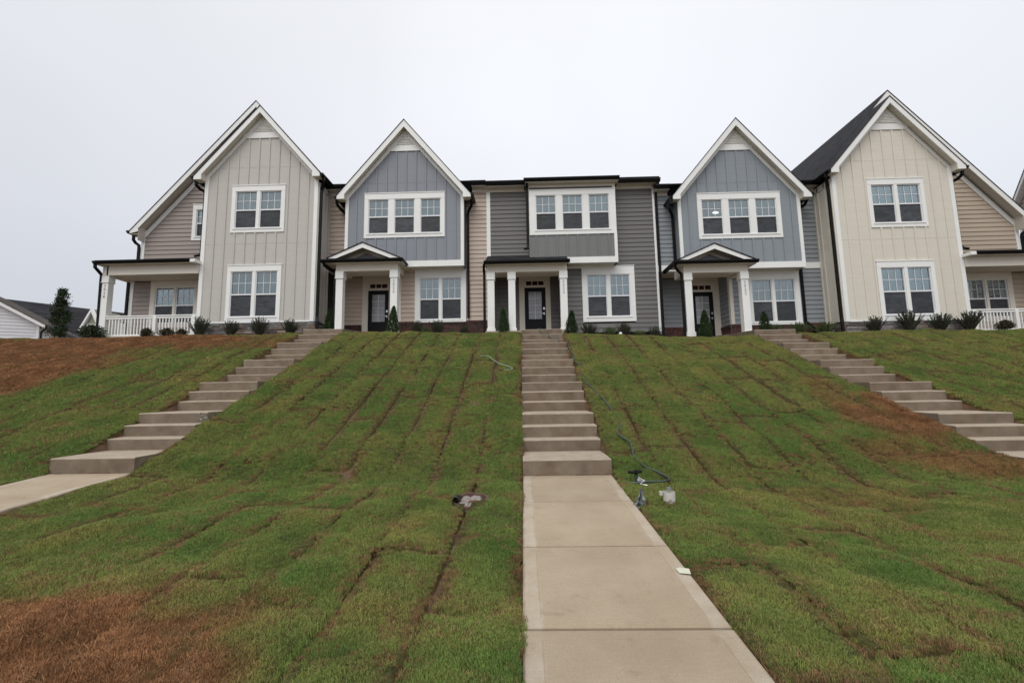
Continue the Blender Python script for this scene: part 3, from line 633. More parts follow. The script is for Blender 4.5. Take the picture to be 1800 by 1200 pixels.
n = ng.nodes.new; l = ng.links.new; gi = n('NodeGroupInput'); gout = n('NodeGroupOutput'); m2p = n('GeometryNodeMeshToPoints'); iop = n('GeometryNodeInstanceOnPoints'); g2i = n('GeometryNodeGeometryToInstance')
for tf in reversed(tufts):
    oi = n('GeometryNodeObjectInfo'); oi.inputs[0].default_value = tf; oi.transform_space = 'ORIGINAL'; l(oi.outputs['Geometry'], g2i.inputs[0])
def na(nm, ty): q = n('GeometryNodeInputNamedAttribute'); q.data_type = ty; q.inputs['Name'].default_value = nm; return [s for s in q.outputs if s.enabled][0]
l(gi.outputs[0], m2p.inputs[0]); l(m2p.outputs[0], iop.inputs['Points']); l(g2i.outputs[0], iop.inputs['Instance']); iop.inputs['Pick Instance'].default_value = True
l(na('pick', 'INT'), iop.inputs['Instance Index']); l(na('scl', 'FLOAT'), iop.inputs['Scale']); l(na('rot', 'FLOAT_VECTOR'), iop.inputs['Rotation']); l(iop.outputs[0], gout.inputs[0])
go.modifiers.new('scatter', 'NODES').node_group = ng

# mulch bed in front of the houses
mulch = mat('dark_mulch', (.05, .03, .02), .95, .4, 12, .9, 40)
grid_obj('mulch_bed', np.arange(-17.5, 21, .25), np.array([16.38, 16.6, 17, 17.5, 18.2, 19, 20]), lambda X, Y: H(X, Y)-.02, mulch, 'structure')

# ================================================================ townhouses
def end_unit(name, label, X, dz, c_bb, c_lap, zg, number, mirror):
    sx = -1 if mirror else 1
    par = thing(name, label, 'townhouse', (X(-11.0), 18, zg), 'attached townhouses in the row'); Z = lambda z: z+dz
    yb, yw, yr, yg_ = 17.4, 18.5, 17.1, 18.1; F = front(yb); FW = front(yw)
    xl, xr = -12.67, -8.06; s = 1.15; xa, za = -10.42, 13.37; xA, zA = -11.21, 14.29
    def rr(a, b): return (min(X(a), X(b)), max(X(a), X(b)))
    def bx(nm, m, a, b, y0, y1, z0, z1, **k): return sbox(par, nm, m, X(a), X(b), y0, y1, Z(z0), Z(z1), **k)
    # body behind (backing walls)
    bk = MB(); bk.prism([(X(xl+.03), zg-.5), (X(xr-.03), zg-.5), (X(xr-.03), Z(10.2)), (X(xa), Z(13.1)), (X(xl+.03), Z(10.2))], -1.1, -.10, F); bk.obj('wall', dark, par)
    bk = MB(); bk.prism([(X(-16.1), zg-.5), (X(xr-.05), zg-.5), (X(xr-.05), Z(10.5)), (X(xA), Z(14.0)), (X(-16.1), Z(8.45))], -9.5, -.10, FW); bk.obj('wall', dark, par)
    # bay: board and batten
    w1, w2 = (-11.54, -9.38, 8.18, 10.14), (-11.55, -9.40, 4.575, 6.85)
    ops = [(*rr(w[0]+.07, w[1]-.07), Z(w[2]+.07), Z(w[3]-.07)) for w in (w1, w2)]
    zf = 12.15; hp = [(s*1, 1, Z(za-.33)+s*X(xa)), (-s, 1, Z(za-.33)-s*X(xa)), (0, 1, Z(zf))]
    bb_wall(par, F, X(xl+.15), X(xr-.15), Z(4.6), Z(13), c_bb, hp, ops, off=.33 if not mirror else .30, joints=(Z(7.72), Z(10.9)))
    for a, b in ((xl, xl+.15), (xr-.15, xr)): q = MB(); q.rect(*rr(a, b), Z(4.56), Z(10.55), -.02, .045, F); q.obj('corner_trim', white, par)
    q = MB(); q.rect(*rr(xl+.15, xr-.15), Z(4.545), Z(4.60), -.02, .05, F); q.obj('skirt_trim', white, par)
    window(par, F, X(w1[0]), X(w1[1]), Z(w1[2]), Z(w1[3]), 2, .24, .17, .15, .12, 'upper double window of the gabled bay')
    window(par, F, X(w2[0]), X(w2[1]), Z(w2[2]), Z(w2[3]), 2, .25, .20, .15, .12, 'lower double window of the gabled bay')
    louver(par, F, X(xa), Z(za-.15), s, Z(12.32)); rake_frieze(par, F, X(xa), Z(za-.24), s, X(xl+.02), X(xr-.02), .14)
    stones(par, F, *rr(xl-.04, xr+.04), zg, Z(4.51))
    # inner side wall of the bay
    FS = facR(X(xr)) if not mirror else facL(X(xr))
    q = MB(); q.rect(17.43, 18.45, zg-.5, Z(10.2), -.3, -.02, FS); q.obj('wall', dark, par)
    bb_wall(par, FS, 17.47, 18.42, Z(4.6), Z(10.22), c_bb, sp=.41, off=.33, joints=(Z(7.72),))
    q = MB(); q.rect(17.40, 17.47, Z(4.56), Z(10.2), -.02, .045, FS); q.rect(18.42, 18.49, Z(4.56), Z(10.2), -.02, .04, FS); q.obj('corner_trim', c_bb, par)
    q = MB(); q.rect(17.47, 18.42, Z(10.0), Z(10.22), -.02, .04, FS); q.obj('frieze_board', c_bb, par)
    stones(par, FS, 17.38, 18.5, zg, Z(4.51))
    # bay roof
    FR = front(yr); xel, xer = -12.97, -7.87
    rake(par, FR, X(xa), Z(za), s, min(X(xel), X(xer)), max(X(xel), X(xer)), 0, 0, .27)
    gable_soffit(par, yr+.002, yb+.02, X(xa), Z(za), s, min(X(xel), X(xer)), max(X(xel), X(xer)), .20)
    m_ = roofm
    slope_slab(par, yr-.05, yw, X(xa), Z(za), X(xel-.03), s, m_); slope_slab(par, yr-.05, yg_-.05, X(xa), Z(za), X(xer+.03), s, m_)
    # big gable
    FG = front(yg_); xe = -16.26
    rake(par, FG, X(xA), Z(zA), 1.118, min(X(xe), X(-7.9)), max(X(xe), X(-7.9)), 0, 0, .27) if False else None
    zE = zA-1.118*abs(xe-xA)
    for a, b, sl in ((xA, xe, 1.118), (xA, xa, 1.15)):
        q = MB(); za_, zb_ = zA, zA-sl*abs(b-a)
        if b == xe:
            xi = xe+.34; zi = zA-sl*abs(xi-xA)
            q.prism([(X(a), Z(za_)), (X(xi), Z(zi)), (X(xi), Z(zi-.27)), (X(a), Z(za_-.27))], 0, .03, FG); q.prism([(X(xi), Z(zi)), (X(b), Z(zb_)), (X(b), Z(zb_-.1)), (X(xi), Z(zi-.40))], 0, .03, FG)
        else: q.prism([(X(a), Z(za_)), (X(b), Z(zb_)), (X(b), Z(zb_-.27)), (X(a), Z(za_-.27))], 0, .03, FG)
        q.obj('rake_board', white, par)
    xi = xe+.34; zi = zA-1.118*abs(xi-xA)
    q = MB(); q.add([(X(xA), yg_+.002, Z(zA-.2)), (X(xi), yg_+.002, Z(zi-.2)), (X(xi), yw+.02, Z(zi-.2)), (X(xA), yw+.02, Z(zA-.2)), (X(xA), yg_+.002, Z(zA-.18)), (X(xi), yg_+.002, Z(zi-.18)), (X(xi), yw+.02, Z(zi-.18)), (X(xA), yw+.02, Z(zA-.18))], [(0,1,2,3),(4,5,6,7),(0,1,5,4),(1,2,6,5),(2,3,7,6),(3,0,4,7)])
    q.add([(X(xA), yg_+.002, Z(zA-.2)), (X(xa), yg_+.002, Z(zA-.2-1.15*(xa-xA))), (X(xa), yw+.02, Z(zA-.2-1.15*(xa-xA))), (X(xA), yw+.02, Z(zA-.2))], [(0,1,2,3)])
    q.box(X(xe+.01), X(xi), yg_+.002, yw+8, Z(zE-.12), Z(zE-.10)); q.box(X(xi-.006), X(xi+.006), yg_+.002, yw, Z(zE-.40+.02), Z(zi-.19)); q.obj('soffit', soffit, par)
    slope_slab(par, yg_-.05, 28, X(xA), Z(zA), X(xe-.03), 1.118, m_); slope_slab(par, yg_-.05, 28, X(xA), Z(zA), X(xer+.03), 1.15, m_)
    rake_frieze(par, FW, X(xA), Z(zA-.30), 1.118, X(-15.93), X(-12.3), .18)
    hp2 = [(s_*1.118, 1, Z(zA-.42)+s_*1.118*X(xA)) for s_ in (1, -1)]
    w3 = (-13.92, -12.80, 8.31, 9.91) if not mirror else (-13, -12.9, 7.5, 7.6)
    lap_wall(par, FW, X(-15.90), X(xl+.02), Z(7.0), Z(12.2), c_lap, hp2, [(*rr(w3[0]+.06, w3[1]-.06), Z(w3[2]+.05), Z(w3[3]-.05))])
    q = MB(); q.rect(*rr(-16.05, -15.90), Z(6.9), Z(8.80), -.02, .045, FW); q.obj('corner_trim', white, par)
    if not mirror: window(par, FW, X(w3[0]), X(w3[1]), Z(w3[2]), Z(w3[3]), 1, .24, .16, .16, .1, 'narrow upper window half hidden by the bay')
    # ground floor behind the porch
    w4 = (-15.49, -13.42, 4.62, 6.58)
    bk = MB(); bk.rect(*rr(-16.36, -15.8), zg-.5, Z(7.0), -9.5, -.02, FW); bk.obj('wall', dark, par)
    lap_wall(par, FW, X(-16.23), X(w4[0]+.02), Z(4.25), Z(6.56), c_lap); lap_wall(par, FW, X(w4[1]-.02), X(xl+.05), Z(4.25), Z(6.56), c_lap)
    lap_wall(par, FW, X(w4[0]), X(w4[1]), Z(4.25), Z(4.62), c_lap)
    q = MB(); q.rect(*rr(-16.38, -16.23), Z(4.1), Z(6.6), -.3, .045, FW); q.obj('corner_trim', white, par)
    window(par, FW, X(w4[0]), X(w4[1]), Z(w4[2]), Z(w4[3]), 2, .26, .16, .20, .10, 'double window at the back of the porch', blind=False, casing=portal)
    # porch
    bx('porch_floor', conc_e, -16.62, xl+.02, 17.22, 18.52, 3.2, 4.1)
    bx('porch_beam', portal, -16.34, xl-.01, 17.30, 17.52, 6.55, 6.93)
    bx('porch_beam', portal, -16.50, -16.28, 17.30, 18.50, 6.551, 6.929)
    bx('porch_ceiling', soffit, -16.30, xl-.01, 17.52, 18.50, 6.60, 6.64)
    bx('soffit', soffit, -16.62, xl+.0, 17.06, 17.32, 6.931, 6.95)
    q = MB(); a, b = X(-16.60), X(xl+.0)
    q.add([(a, 17.05, Z(7.05)), (b, 17.05, Z(7.05)), (b, 18.5, Z(7.30)), (a, 18.5, Z(7.30)), (a, 17.05, Z(7.0)), (b, 17.05, Z(7.0)), (b, 18.5, Z(7.0)), (a, 18.5, Z(7.0))], [(0,1,2,3),(4,5,6,7),(0,1,5,4),(1,2,6,5),(2,3,7,6),(3,0,4,7)]); q.obj('porch_roof', rooff, par)
    gutter(par, X(-16.56), X(-12.80), 16.96, Z(7.06))
    bx('fascia_return', white, -12.80, -12.60, 16.98, 17.40, 6.92, 7.04)
    gutter_y(par, X(-16.70), 17.0, 18.4, Z(7.06), sx)
    column(par, X(-16.55), X(-16.25), 17.32, Z(4.08), Z(6.55), True, number)
    # railing
    rl = MB(); y0, y1 = 17.36, 17.42
    rl.box(X(-16.26), X(xl+.02), y0-.02, y1+.02, Z(4.885), Z(4.93)); rl.box(X(-16.26), X(xl+.02), y0, y1, Z(4.80), Z(4.86)); rl.box(X(-16.26), X(xl+.02), y0, y1, Z(4.12), Z(4.18))
    rl.box(X(-14.37), X(-14.25), y0-.03, y1+.03, Z(4.1), Z(4.884)); rl.box(X(-12.83), X(-12.69), y0-.03, y1+.03, Z(4.1), Z(4.884))
    rl.box(X(-16.45), X(-16.37), 17.5, 18.45, Z(4.885), Z(4.93)); rl.box(X(-16.44), X(-16.38), 17.5, 18.45, Z(4.12), Z(4.18)); R = rl.obj('railing', white, par)
    bal = None; x = -16.12
    while x < -12.86:
        if not (-14.42 < x < -14.20):
            if bal is None: q = MB(); q.box(-.019, .019, y0+.011, y1-.011, Z(4.18), Z(4.80)); bal = q.obj('baluster', white, R); bal.location.x = X(x)
            else: c_ = bal.copy(); COL.objects.link(c_); c_.parent = R; c_.location.x = X(x)
        x += .125
    y = 17.6
    while y < 18.4: c_ = bal.copy(); COL.objects.link(c_); c_.parent = R; c_.location.x = X(-16.41); c_.location.y = y-17.39; y += .125
    # gutters and downspouts
    gutter_y(par, X(xe-.13), yg_-.06, 27, Z(zE+.02), sx); gutter_y(par, X(xel-.11), yr-.03, yw-.45, Z(za-s*abs(xel-xa)+.01), sx)
    gutter_y(par, X(xer+.11), yr-.03, yw-.35, Z(za-s*abs(xer-xa)+.01), -sx)
    ds(par, [(X(-16.31), 18.35, Z(zE-.1)), (X(-16.31), 18.35, Z(zE-.28)), (X(-16.25), 18.4, Z(zE-.40)), (X(-16.12), 18.42, Z(zE-.50)), (X(-16.10), 18.42, Z(zE-.62)), (X(-16.10), 18.42, Z(7.25))])
    ds(par, [(X(-13.0), 17.3, Z(10.35)), (X(-13.0), 17.3, Z(10.2)), (X(-12.92), 17.42, Z(10.08)), (X(-12.78), 17.5, Z(10.0)), (X(-12.74), 17.5, Z(9.9)), (X(-12.74), 17.5, Z(7.42)), (X(-12.76), 17.4, Z(7.3)), (X(-12.88), 17.3, Z(7.24))])
    ds(par, [(X(-16.62), 17.08, Z(6.98)), (X(-16.62), 17.08, Z(6.82)), (X(-16.60), 17.25, Z(6.68)), (X(-16.58), 17.35, Z(6.58)), (X(-16.58), 17.35, Z(6.4)), (X(-16.56), 17.37, Z(4.1))])
    ds(par, [(X(-16.44), 18.44, Z(6.9)), (X(-16.44), 18.44, Z(4.2))])
    ds(par, [(X(-7.82), 17.28, Z(10.35)), (X(-7.82), 17.28, Z(10.22)), (X(-7.90), 17.40, Z(10.05)), (X(-8.0+.04), 17.47, Z(9.92)), (X(-8.0+.03), 17.47, Z(9.75)), (X(-7.97), 17.47, Z(4.75)), (X(-7.93), 17.40, Z(4.55)), (X(-7.93), 17.38, Z(4.2)), (X(-7.93), 17.34, zg-.1)])
    return par
end_unit('townhouse', 'leftmost townhouse in warm grey board and batten with a railed side porch', lambda x: x, 0, c_taupe_bb, c_taupe, 4.02, '3028', False)
end_unit('townhouse', 'cream board and batten townhouse at the right end of the row', lambda x: 4.08-x, -.43, c_cream, c_sand, 3.62, None, True)

def main_roof(par, x0, x1, z, y0=18.05):
    q = MB(); q.add([(x0, y0, z), (x1, y0, z), (x1, 24, z+1.6), (x0, 24, z+1.6), (x0, y0, z+.04), (x1, y0, z+.04), (x1, 24, z+1.64), (x0, 24, z+1.64)], [(0,1,2,3),(4,5,6,7),(0,1,5,4),(1,2,6,5),(2,3,7,6),(3,0,4,7)]); q.obj('roof', rooff, par)
def entry_gable(par, XC, Z, xl, xr, xw0, xw1, m_ty):
    # open pediment over the door: rakes at the front, shingled pent strip and set-back tympanum
    xa, za, s = (xl+xr)/2+.0, 7.56, .435
    F = front(17.16)
    for xe in (xl+.20, xr-.02):
        q = MB(); ze = za-s*abs(xe-xa); q.prism([(XC(xa), Z(za)), (XC(xe), Z(ze)), (XC(xe+(.34 if xe < xa else -.34)), Z(ze)), (XC(xa), Z(za-.19))], 0, .03, F); q.obj('rake_board', white, par)
        q = MB(); xe2 = xe+(-.03 if xe < xa else .03); ze = za-s*abs(xe2-xa)
        q.add([(XC(xa), 17.10, Z(za+.005)), (XC(xe2), 17.10, Z(ze+.005)), (XC(xe2), 17.97, Z(ze+.005)), (XC(xa), 17.97, Z(za+.005)), (XC(xa), 17.10, Z(za+.04)), (XC(xe2), 17.10, Z(ze+.04)), (XC(xe2), 17.97, Z(ze+.04)), (XC(xa), 17.97, Z(za+.04))], [(0,1,2,3),(4,5,6,7),(0,1,5,4),(1,2,6,5),(2,3,7,6),(3,0,4,7)]); q.obj('porch_roof', rooff, par)
        q = MB(); xi = xe; zi = za-s*abs(xi-xa)
        q.add([(XC(xa), 17.16, Z(za-.12)), (XC(xi), 17.16, Z(zi-.12)), (XC(xi), 17.7, Z(zi-.12)), (XC(xa), 17.7, Z(za-.12)), (XC(xa), 17.16, Z(za-.10)), (XC(xi), 17.16, Z(zi-.10)), (XC(xi), 17.7, Z(zi-.10)), (XC(xa), 17.7, Z(za-.10))], [(0,1,2,3),(4,5,6,7),(0,1,5,4),(1,2,6,5),(2,3,7,6),(3,0,4,7)]); q.obj('soffit', soffit, par)
    q = MB(); q.prism([(XC(xa-1.15), Z(6.95)), (XC(xa+1.15), Z(6.95)), (XC(xa), Z(7.46))], -.2, -.02, front(17.66)); q.obj('tympanum', m_ty, par)
    for sg in (-1, 1): q = MB(); q.prism([(XC(xa), Z(7.47)), (XC(xa+sg*1.2), Z(6.95)), (XC(xa+sg*.85), Z(6.95)), (XC(xa), Z(7.31))], -.02, .03, front(17.66)); q.obj('frieze_board', portal, par)
    q = MB(); a, b = XC(xl+.03), XC(xr-.03); q.add([(a, 17.1, Z(6.90)), (b, 17.1, Z(6.90)), (b-.1, 17.68, Z(7.08)), (a+.1, 17.68, Z(7.08)), (a, 17.1, Z(6.86)), (b, 17.1, Z(6.86)), (b-.1, 17.68, Z(6.86)), (a+.1, 17.68, Z(6.86))], [(0,1,2,3),(4,5,6,7),(0,1,5,4),(1,2,6,5),(2,3,7,6),(3,0,4,7)]); q.obj('pent_roof', rooff, par)
    gutter(par, XC(xl-.03), XC(xr+.03), 17.03, Z(6.91), h=.115)
    gutter_y(par, XC(xl-.03), 17.1, xw0, Z(6.91), 1, h=.115); gutter_y(par, XC(xr+.03), 17.1, xw1, Z(6.91), -1, h=.115)
    q = MB(); q.box(XC(xl+.04), XC(xr-.04), 17.14, 17.95, Z(6.795), Z(6.815)); q.obj('soffit', soffit, par)
def mid_unit(name, label, T, dz, c_bb, c_lap, zg, number, doorx, u4):
    par = thing(name, label, 'townhouse', (T(-4.7), 18, zg), 'attached townhouses in the row'); Z = lambda z: z+dz
    XL, XR = (-8.05, -1.41) if not u4 else (-7.95, -1.35)
    FW, FB, FD = front(18.5), front(17.95), front(19.43)
    bl, br_ = -7.15, -2.29; s = 1.19; xa, za = -4.72, 12.94
    def bx(nm, m, a, b, y0, y1, z0, z1, **k): return sbox(par, nm, m, T(a), T(b), y0, y1, Z(z0), Z(z1), **k)
    q = MB(); q.rect(T(XL), T(XR), Z(6.85), Z(10.3), -9.5, -.10, FW); q.rect(T(-5.04), T(XR), zg-.5, Z(6.85), -9.5, -.10, FW); q.rect(T(XL), T(-5.04), zg-.5, Z(6.85), -8.5, -.06, FD); q.obj('wall', dark, par)
    q = MB(); q.prism([(T(bl+.03), Z(6.85)), (T(br_-.03), Z(6.85)), (T(br_-.03), Z(9.5)), (T(xa), Z(12.5)), (T(bl+.03), Z(9.5))], -4.5, -.10, FB); q.obj('wall', dark, par)
    w1 = (-6.37, -3.07, 8.02, 9.92)
    hp = [(s_*s, 1, Z(za-.36)+s_*s*T(xa)) for s_ in (1, -1)]+[(0, 1, Z(11.72))]
    bb_wall(par, FB, T(bl+.13), T(br_-.13), Z(7.03), Z(13), c_bb, hp, [(T(w1[0]+.07), T(w1[1]-.07), Z(w1[2]+.07), Z(w1[3]-.07))], sp=.406, off=.32, joints=(Z(10.35),))
    for a, b in ((bl, bl+.13), (br_-.13, br_)): q = MB(); q.rect(T(a), T(b), Z(7.03), Z(10.02), -.02, .045, FB); q.obj('corner_trim', white, par)
    q = MB(); q.rect(T(bl), T(br_), Z(6.79), Z(7.03), -.02, .05, FB); q.obj('band_board', white, par)
    bx('bay_floor', soffit, bl+.02, br_-.02, 17.96, 18.5, 6.80, 6.83)
    for a, F_ in ((bl, facL(T(bl))), (br_, facR(T(br_)))):
        q = MB(); q.rect(17.96, 18.5, Z(6.8), Z(10.0), -.06, -.001, F_); q.obj('side_wall', c_bb, par)
    window(par, FB, T(w1[0]), T(w1[1]), Z(w1[2]), Z(w1[3]), 3, .26, .17, .165, .235, 'triple window in the gable', lamp=u4)
    louver(par, FB, T(xa), Z(za-.17), s, Z(11.9)); rake_frieze(par, FB, T(xa), Z(za-.25), s, T(bl+.02), T(br_-.02), .15)
    rake(par, front(17.65), T(xa), Z(za), s, T(-7.43), T(-1.97), 0, 0, .30)
    gable_soffit(par, 17.652, 17.97, T(xa), Z(za), s, T(-7.43), T(-1.97), .22)
    slope_slab(par, 17.60, 22.5, T(xa), Z(za), T(-7.46), s, roofm); slope_slab(par, 17.60, 22.5, T(xa), Z(za), T(-1.94), s, roofm)
    # main eaves
    main_roof(par, T(XL), T(XR), Z(10.40))
    for a, b in ((XL, -7.36), (-2.0, XR)):
        gutter(par, T(a), T(b), 18.02, Z(10.43), h=.15); bx('soffit', soffit, a, b, 18.14, 18.5, 10.24, 10.26); q = MB(); q.rect(T(a), T(b), Z(10.11), Z(10.24), -.02, .05, FW); q.obj('frieze_board', portal, par)
    # main wall strips beside the bay
    zlow = 4.65
    lap_wall(par, FW, T(XL), T(bl-.01), Z(7.13 if u4 else 6.85), Z(10.11), c_lap)
    if u4:
        q = MB(); q.rect(T(XL), T(bl), Z(6.88), Z(7.13), -.06, .05, FW); q.rect(T(br_), T(XR), Z(6.88), Z(7.13), -.02, .05, FW); q.obj('band_board', white, par)
        lap_wall(par, FW, T(br_+.0), T(XR), Z(7.13), Z(10.11), c_lap); lap_wall(par, FW, T(-2.26), T(XR), Z(zlow), Z(6.88), c_lap)
    else: lap_wall(par, FW, T(-2.26), T(XR), Z(zlow), Z(10.11), c_lap)
    bx('entry_soffit', soffit, XL, -5.1, 18.5, 19.42, 6.84, 6.87)
    # ground floor front: window panel
    xpl = -4.39
    window(par, FW, T(xpl), T(-2.28), Z(zlow), Z(6.79), 2, .33, .06, .19, .095, 'wide white-framed double window beside the entry', blind=True)
    q = MB(); q.rect(T(xpl), T(-2.28), Z(zlow-.05), Z(zlow), -.05, .085, FW); q.obj('window_sill', white, par)
    xc = -5.08
    lap_wall(par, FW, T(xc+.12), T(xpl), Z(zlow), Z(6.80), c_lap)
    q = MB(); q.rect(T(xc-.02), T(xc+.12), Z(zlow), Z(6.84), -.12, .045, FW); q.obj('corner_trim', portal, par)
    FL = facL(T(xc)); lap_wall(par, FL, 18.62, 19.42, Z(zlow), Z(6.80), c_lap); bricks(par, FL, 18.52, 19.42, zg-.3, Z(zlow))
    q = MB(); q.rect(18.5, 19.43, zg-.5, Z(6.84), -.3, -.02, FL); q.obj('wall', dark, par)
    bricks(par, FW, T(xc), T(XR), zg-.3, Z(zlow))
    # recessed entry wall
    d0, d1 = doorx; p0, p1 = d0-.25, d1+.27
    lap_wall(par, FD, T(XL), p0, Z(zlow+.06), Z(6.80), c_lap); lap_wall(par, FD, p1, T(xc)-.03, Z(zlow+.06), Z(6.80), c_lap) if T(xc)-p1 > .1 else None
    bricks(par, FD, T(XL), p0, zg-.3, Z(zlow+.06))
    entry(par, p0, p1, d0, d1, Z(4.12), Z(6.84))
    bx('porch_floor', conc_e, XL+.9 if not u4 else XL+.3, -4.9, 17.2, 19.4, 3.0, 4.03)
    # porch
    xl, xr = -7.70, -4.57
    entry_gable(par, T, Z, xl, xr, 18.5, 17.92, c_bb)
    bx('porch_beam', portal, -7.26, -4.82, 17.40, 17.62, 6.52, 6.80)
    for a, b, y1 in ((-7.25, -7.03, 18.52), (-5.05, -4.83, 17.93 if False else 18.45)): bx('porch_beam', portal, a, b, 17.62, y1, 6.521, 6.799)
    bx('porch_ceiling', soffit, -7.03, -5.05, 17.62, 18.52, 6.60, 6.64)
    column(par, T(-7.27), T(-6.95), 17.38, zg+.02, Z(6.52), True); column(par, T(-5.13), T(-4.81), 17.38, zg+.02, Z(6.52), True, number)
    if not u4:
        ds(par, [(T(-2.0), 17.85, Z(9.70)), (T(-1.98), 17.9, Z(9.5)), (T(-1.99), 18.1, Z(9.38)), (T(-2.15), 18.35, Z(9.25)), (T(-2.18), 18.41, Z(9.12)), (T(-2.18), 18.42, Z(4.75))])
        gutter_y(par, T(-1.86), 17.62, 18.5, Z(9.72), -1, h=.11)
    else:
        gutter_y(par, T(-1.86), 17.62, 18.5, Z(9.72), -1, h=.11)
        ds(par, [(T(-1.98), 17.9, Z(9.62)), (T(-1.99), 18.1, Z(9.42)), (T(-2.17), 18.35, Z(9.30)), (T(-2.2), 18.41, Z(9.2)), (T(-2.2), 18.42, Z(4.7)), (T(-2.1), 18.3, Z(4.55)), (T(-2.03), 18.2, Z(4.4)), (T(-2.03), 18.2, zg-.1)])
    gutter_y(par, T(-7.54), 17.62, 18.5, Z(9.72), 1, h=.11)
    ds(par, [(T(-7.5), 17.85, Z(9.66)), (T(-7.5), 17.9, Z(9.48)), (T(-7.42), 18.1, Z(9.36)), (T(-7.27), 18.3, Z(9.22)), (T(-7.22), 18.38, Z(9.1)), (T(-7.22), 18.38, Z(7.1))])
    ds(par, [(T(-7.64), 17.15, Z(6.83)), (T(-7.64), 17.2, Z(6.72)), (T(-7.5), 17.35, Z(6.6)), (T(-7.33), 17.48, Z(6.52)), (T(-7.31), 17.5, Z(6.35)), (T(-7.31), 17.5, zg)])
    return par
mid_unit('townhouse', 'second townhouse from the left, slate blue gable over tan siding and a small gabled entry', lambda x: x, 0, c_slate, c_tan, 4.0, '3026', (-6.65, -5.75), False)
u4 = mid_unit('townhouse', 'second townhouse from the right, slate blue gable over pale blue-grey siding', lambda x: x+13.49, -.375, c_slate4, c_blue, 3.68, '3022', (7.21, 8.12), True)
# dark elbow cluster at the left eave of that gable
q = MB(); q.box(5.93, 6.07, 17.62, 17.9, 9.02, 9.28); q.box(5.86, 5.98, 17.7, 17.84, 8.9, 9.05); q.obj('gutter_outlet', black, u4)

# ---- centre unit
par = thing('townhouse', 'charcoal grey townhouse in the middle with a flat-topped bay and three porch columns', 'townhouse', (2.1, 18, 3.95), 'attached townhouses in the row')
FW, FB, FD = front(18.5), front(17.95), front(19.43); XL, XR = -1.41, 5.60; zg = 3.93
q = MB(); q.rect(XL, XR, 6.85, 10.3, -9.5, -.10, FW); q.rect(1.75, XR, zg-.5, 6.85, -9.5, -.10, FW); q.rect(XL, 1.75, zg-.5, 6.85, -8.5, -.06, FD); q.rect(.40, 3.82, 6.85, 10.1, -1, -.10, FB); q.obj('wall', dark, par)
main_roof(par, XL, XR+.12, 10.36); 
gutter(par, XL, .20, 18.02, 10.39, h=.15); gutter(par, 4.0, 5.76, 18.02, 10.34, h=.15)
for a, b in ((XL, .34), (3.88, XR+.1)): sbox(par, 'soffit', soffit, a, b, 18.14, 18.5, 10.20, 10.22); q = MB(); q.rect(a, b, 10.08, 10.20, -.02, .05, FW); q.obj('frieze_board', portal, par)
q = MB(); q.rect(XL, -1.25, 6.9, 10.08, -.05, .047, FW); q.obj('corner_trim', white, par)
q = MB(); q.rect(5.50, 5.585, 3.95, 10.08, -.05, .047, FW); q.obj('corner_trim', white, par)
lap_wall(par, FW, -1.25, .33, 6.9, 10.08, c_char)
w2 = (2.47, 4.61, 4.49, 6.80)
lap_wall(par, FW, 3.5, 5.50, 4.05, 10.08, c_char, (), [(0, w2[1]-.05, w2[2]+.05, 6.73), (0, 3.86, 6.7, 10.2)])
lap_wall(par, FW, 1.78, 3.5, 4.05, 6.72, c_char, (), [(w2[0]+.05, 4, w2[2]+.05, 7)])
window(par, FW, *w2, 2, .36, .20, .20, .13, 'lower double window beside the charcoal entry')
q = MB(); q.rect(1.78, 3.84, 6.72, 6.80, -.05, .04, FW); q.obj('frieze_board', white, par)
q = MB(); q.rect(1.6, 1.78, 4.0, 6.8, -.12, .045, FW); q.obj('corner_trim', c_char, par)
# bay
b0, b1 = .35, 3.87; w1 = (.44, 3.72, 7.99, 9.87)
window(par, FB, .37, 3.86, 7.98, 9.87, 3, .22, .19, .26, .245, 'white panelled triple window of the flat bay')
q = MB(); q.rect(b0, b1, 9.87, 10.1, -.05, .03, FB); q.obj('frieze_board', portal, par)
q = MB(); q.rect(.38, 3.74, 9.90, 9.97, .03, .06, FB); q.obj('dark_strip', mat('dark_strip_mat', (.07, .065, .062), .6), par)  # dark strip across the top of the bay
bb_wall(par, FB, .37, 3.75, 7.03, 7.98, c_charbb, sp=.415, off=.26)
q = MB(); q.rect(3.75, b1, 7.03, 7.99, -.02, .045, FB); q.obj('corner_trim', white, par)
q = MB(); q.rect(b0, b1, 6.79, 7.03, -.05, .05, FB); q.obj('band_board', white, par)
sbox(par, 'bay_floor', soffit, b0+.01, b1-.01, 17.96, 18.5, 6.80, 6.83)
for x, F_ in ((b0, facL(b0+.05)), (b1, facR(b1-.05))): q = MB(); q.rect(17.96, 18.5, 6.8, 10.1, -.04, .04, F_); q.obj('side_wall', white, par)
sbox(par, 'soffit', soffit, .22, 3.97, 17.66, 18.0, 10.10, 10.12)
q = MB(); q.add([(.19, 17.62, 10.23), (3.99, 17.62, 10.23), (3.99, 18.6, 10.44), (.19, 18.6, 10.44), (.19, 17.62, 10.12), (3.99, 17.62, 10.12), (3.99, 18.6, 10.12), (.19, 18.6, 10.12)], [(0,1,2,3),(4,5,6,7),(0,1,5,4),(1,2,6,5),(2,3,7,6),(3,0,4,7)]); q.obj('bay_roof', rooff, par)
gutter(par, .16, 4.0, 17.56, 10.25, h=.125)
ds(par, [(.30, 17.64, 10.2), (.29, 17.8, 10.08), (.29, 17.91, 9.98), (.29, 17.91, 7.55), (.27, 17.85, 7.42), (.16, 17.7, 7.34)])
ds(par, [(5.68, 18.12, 10.24), (5.68, 18.15, 10.1), (5.66, 18.36, 9.96), (5.65, 18.43, 9.85), (5.65, 18.43, 3.85)])
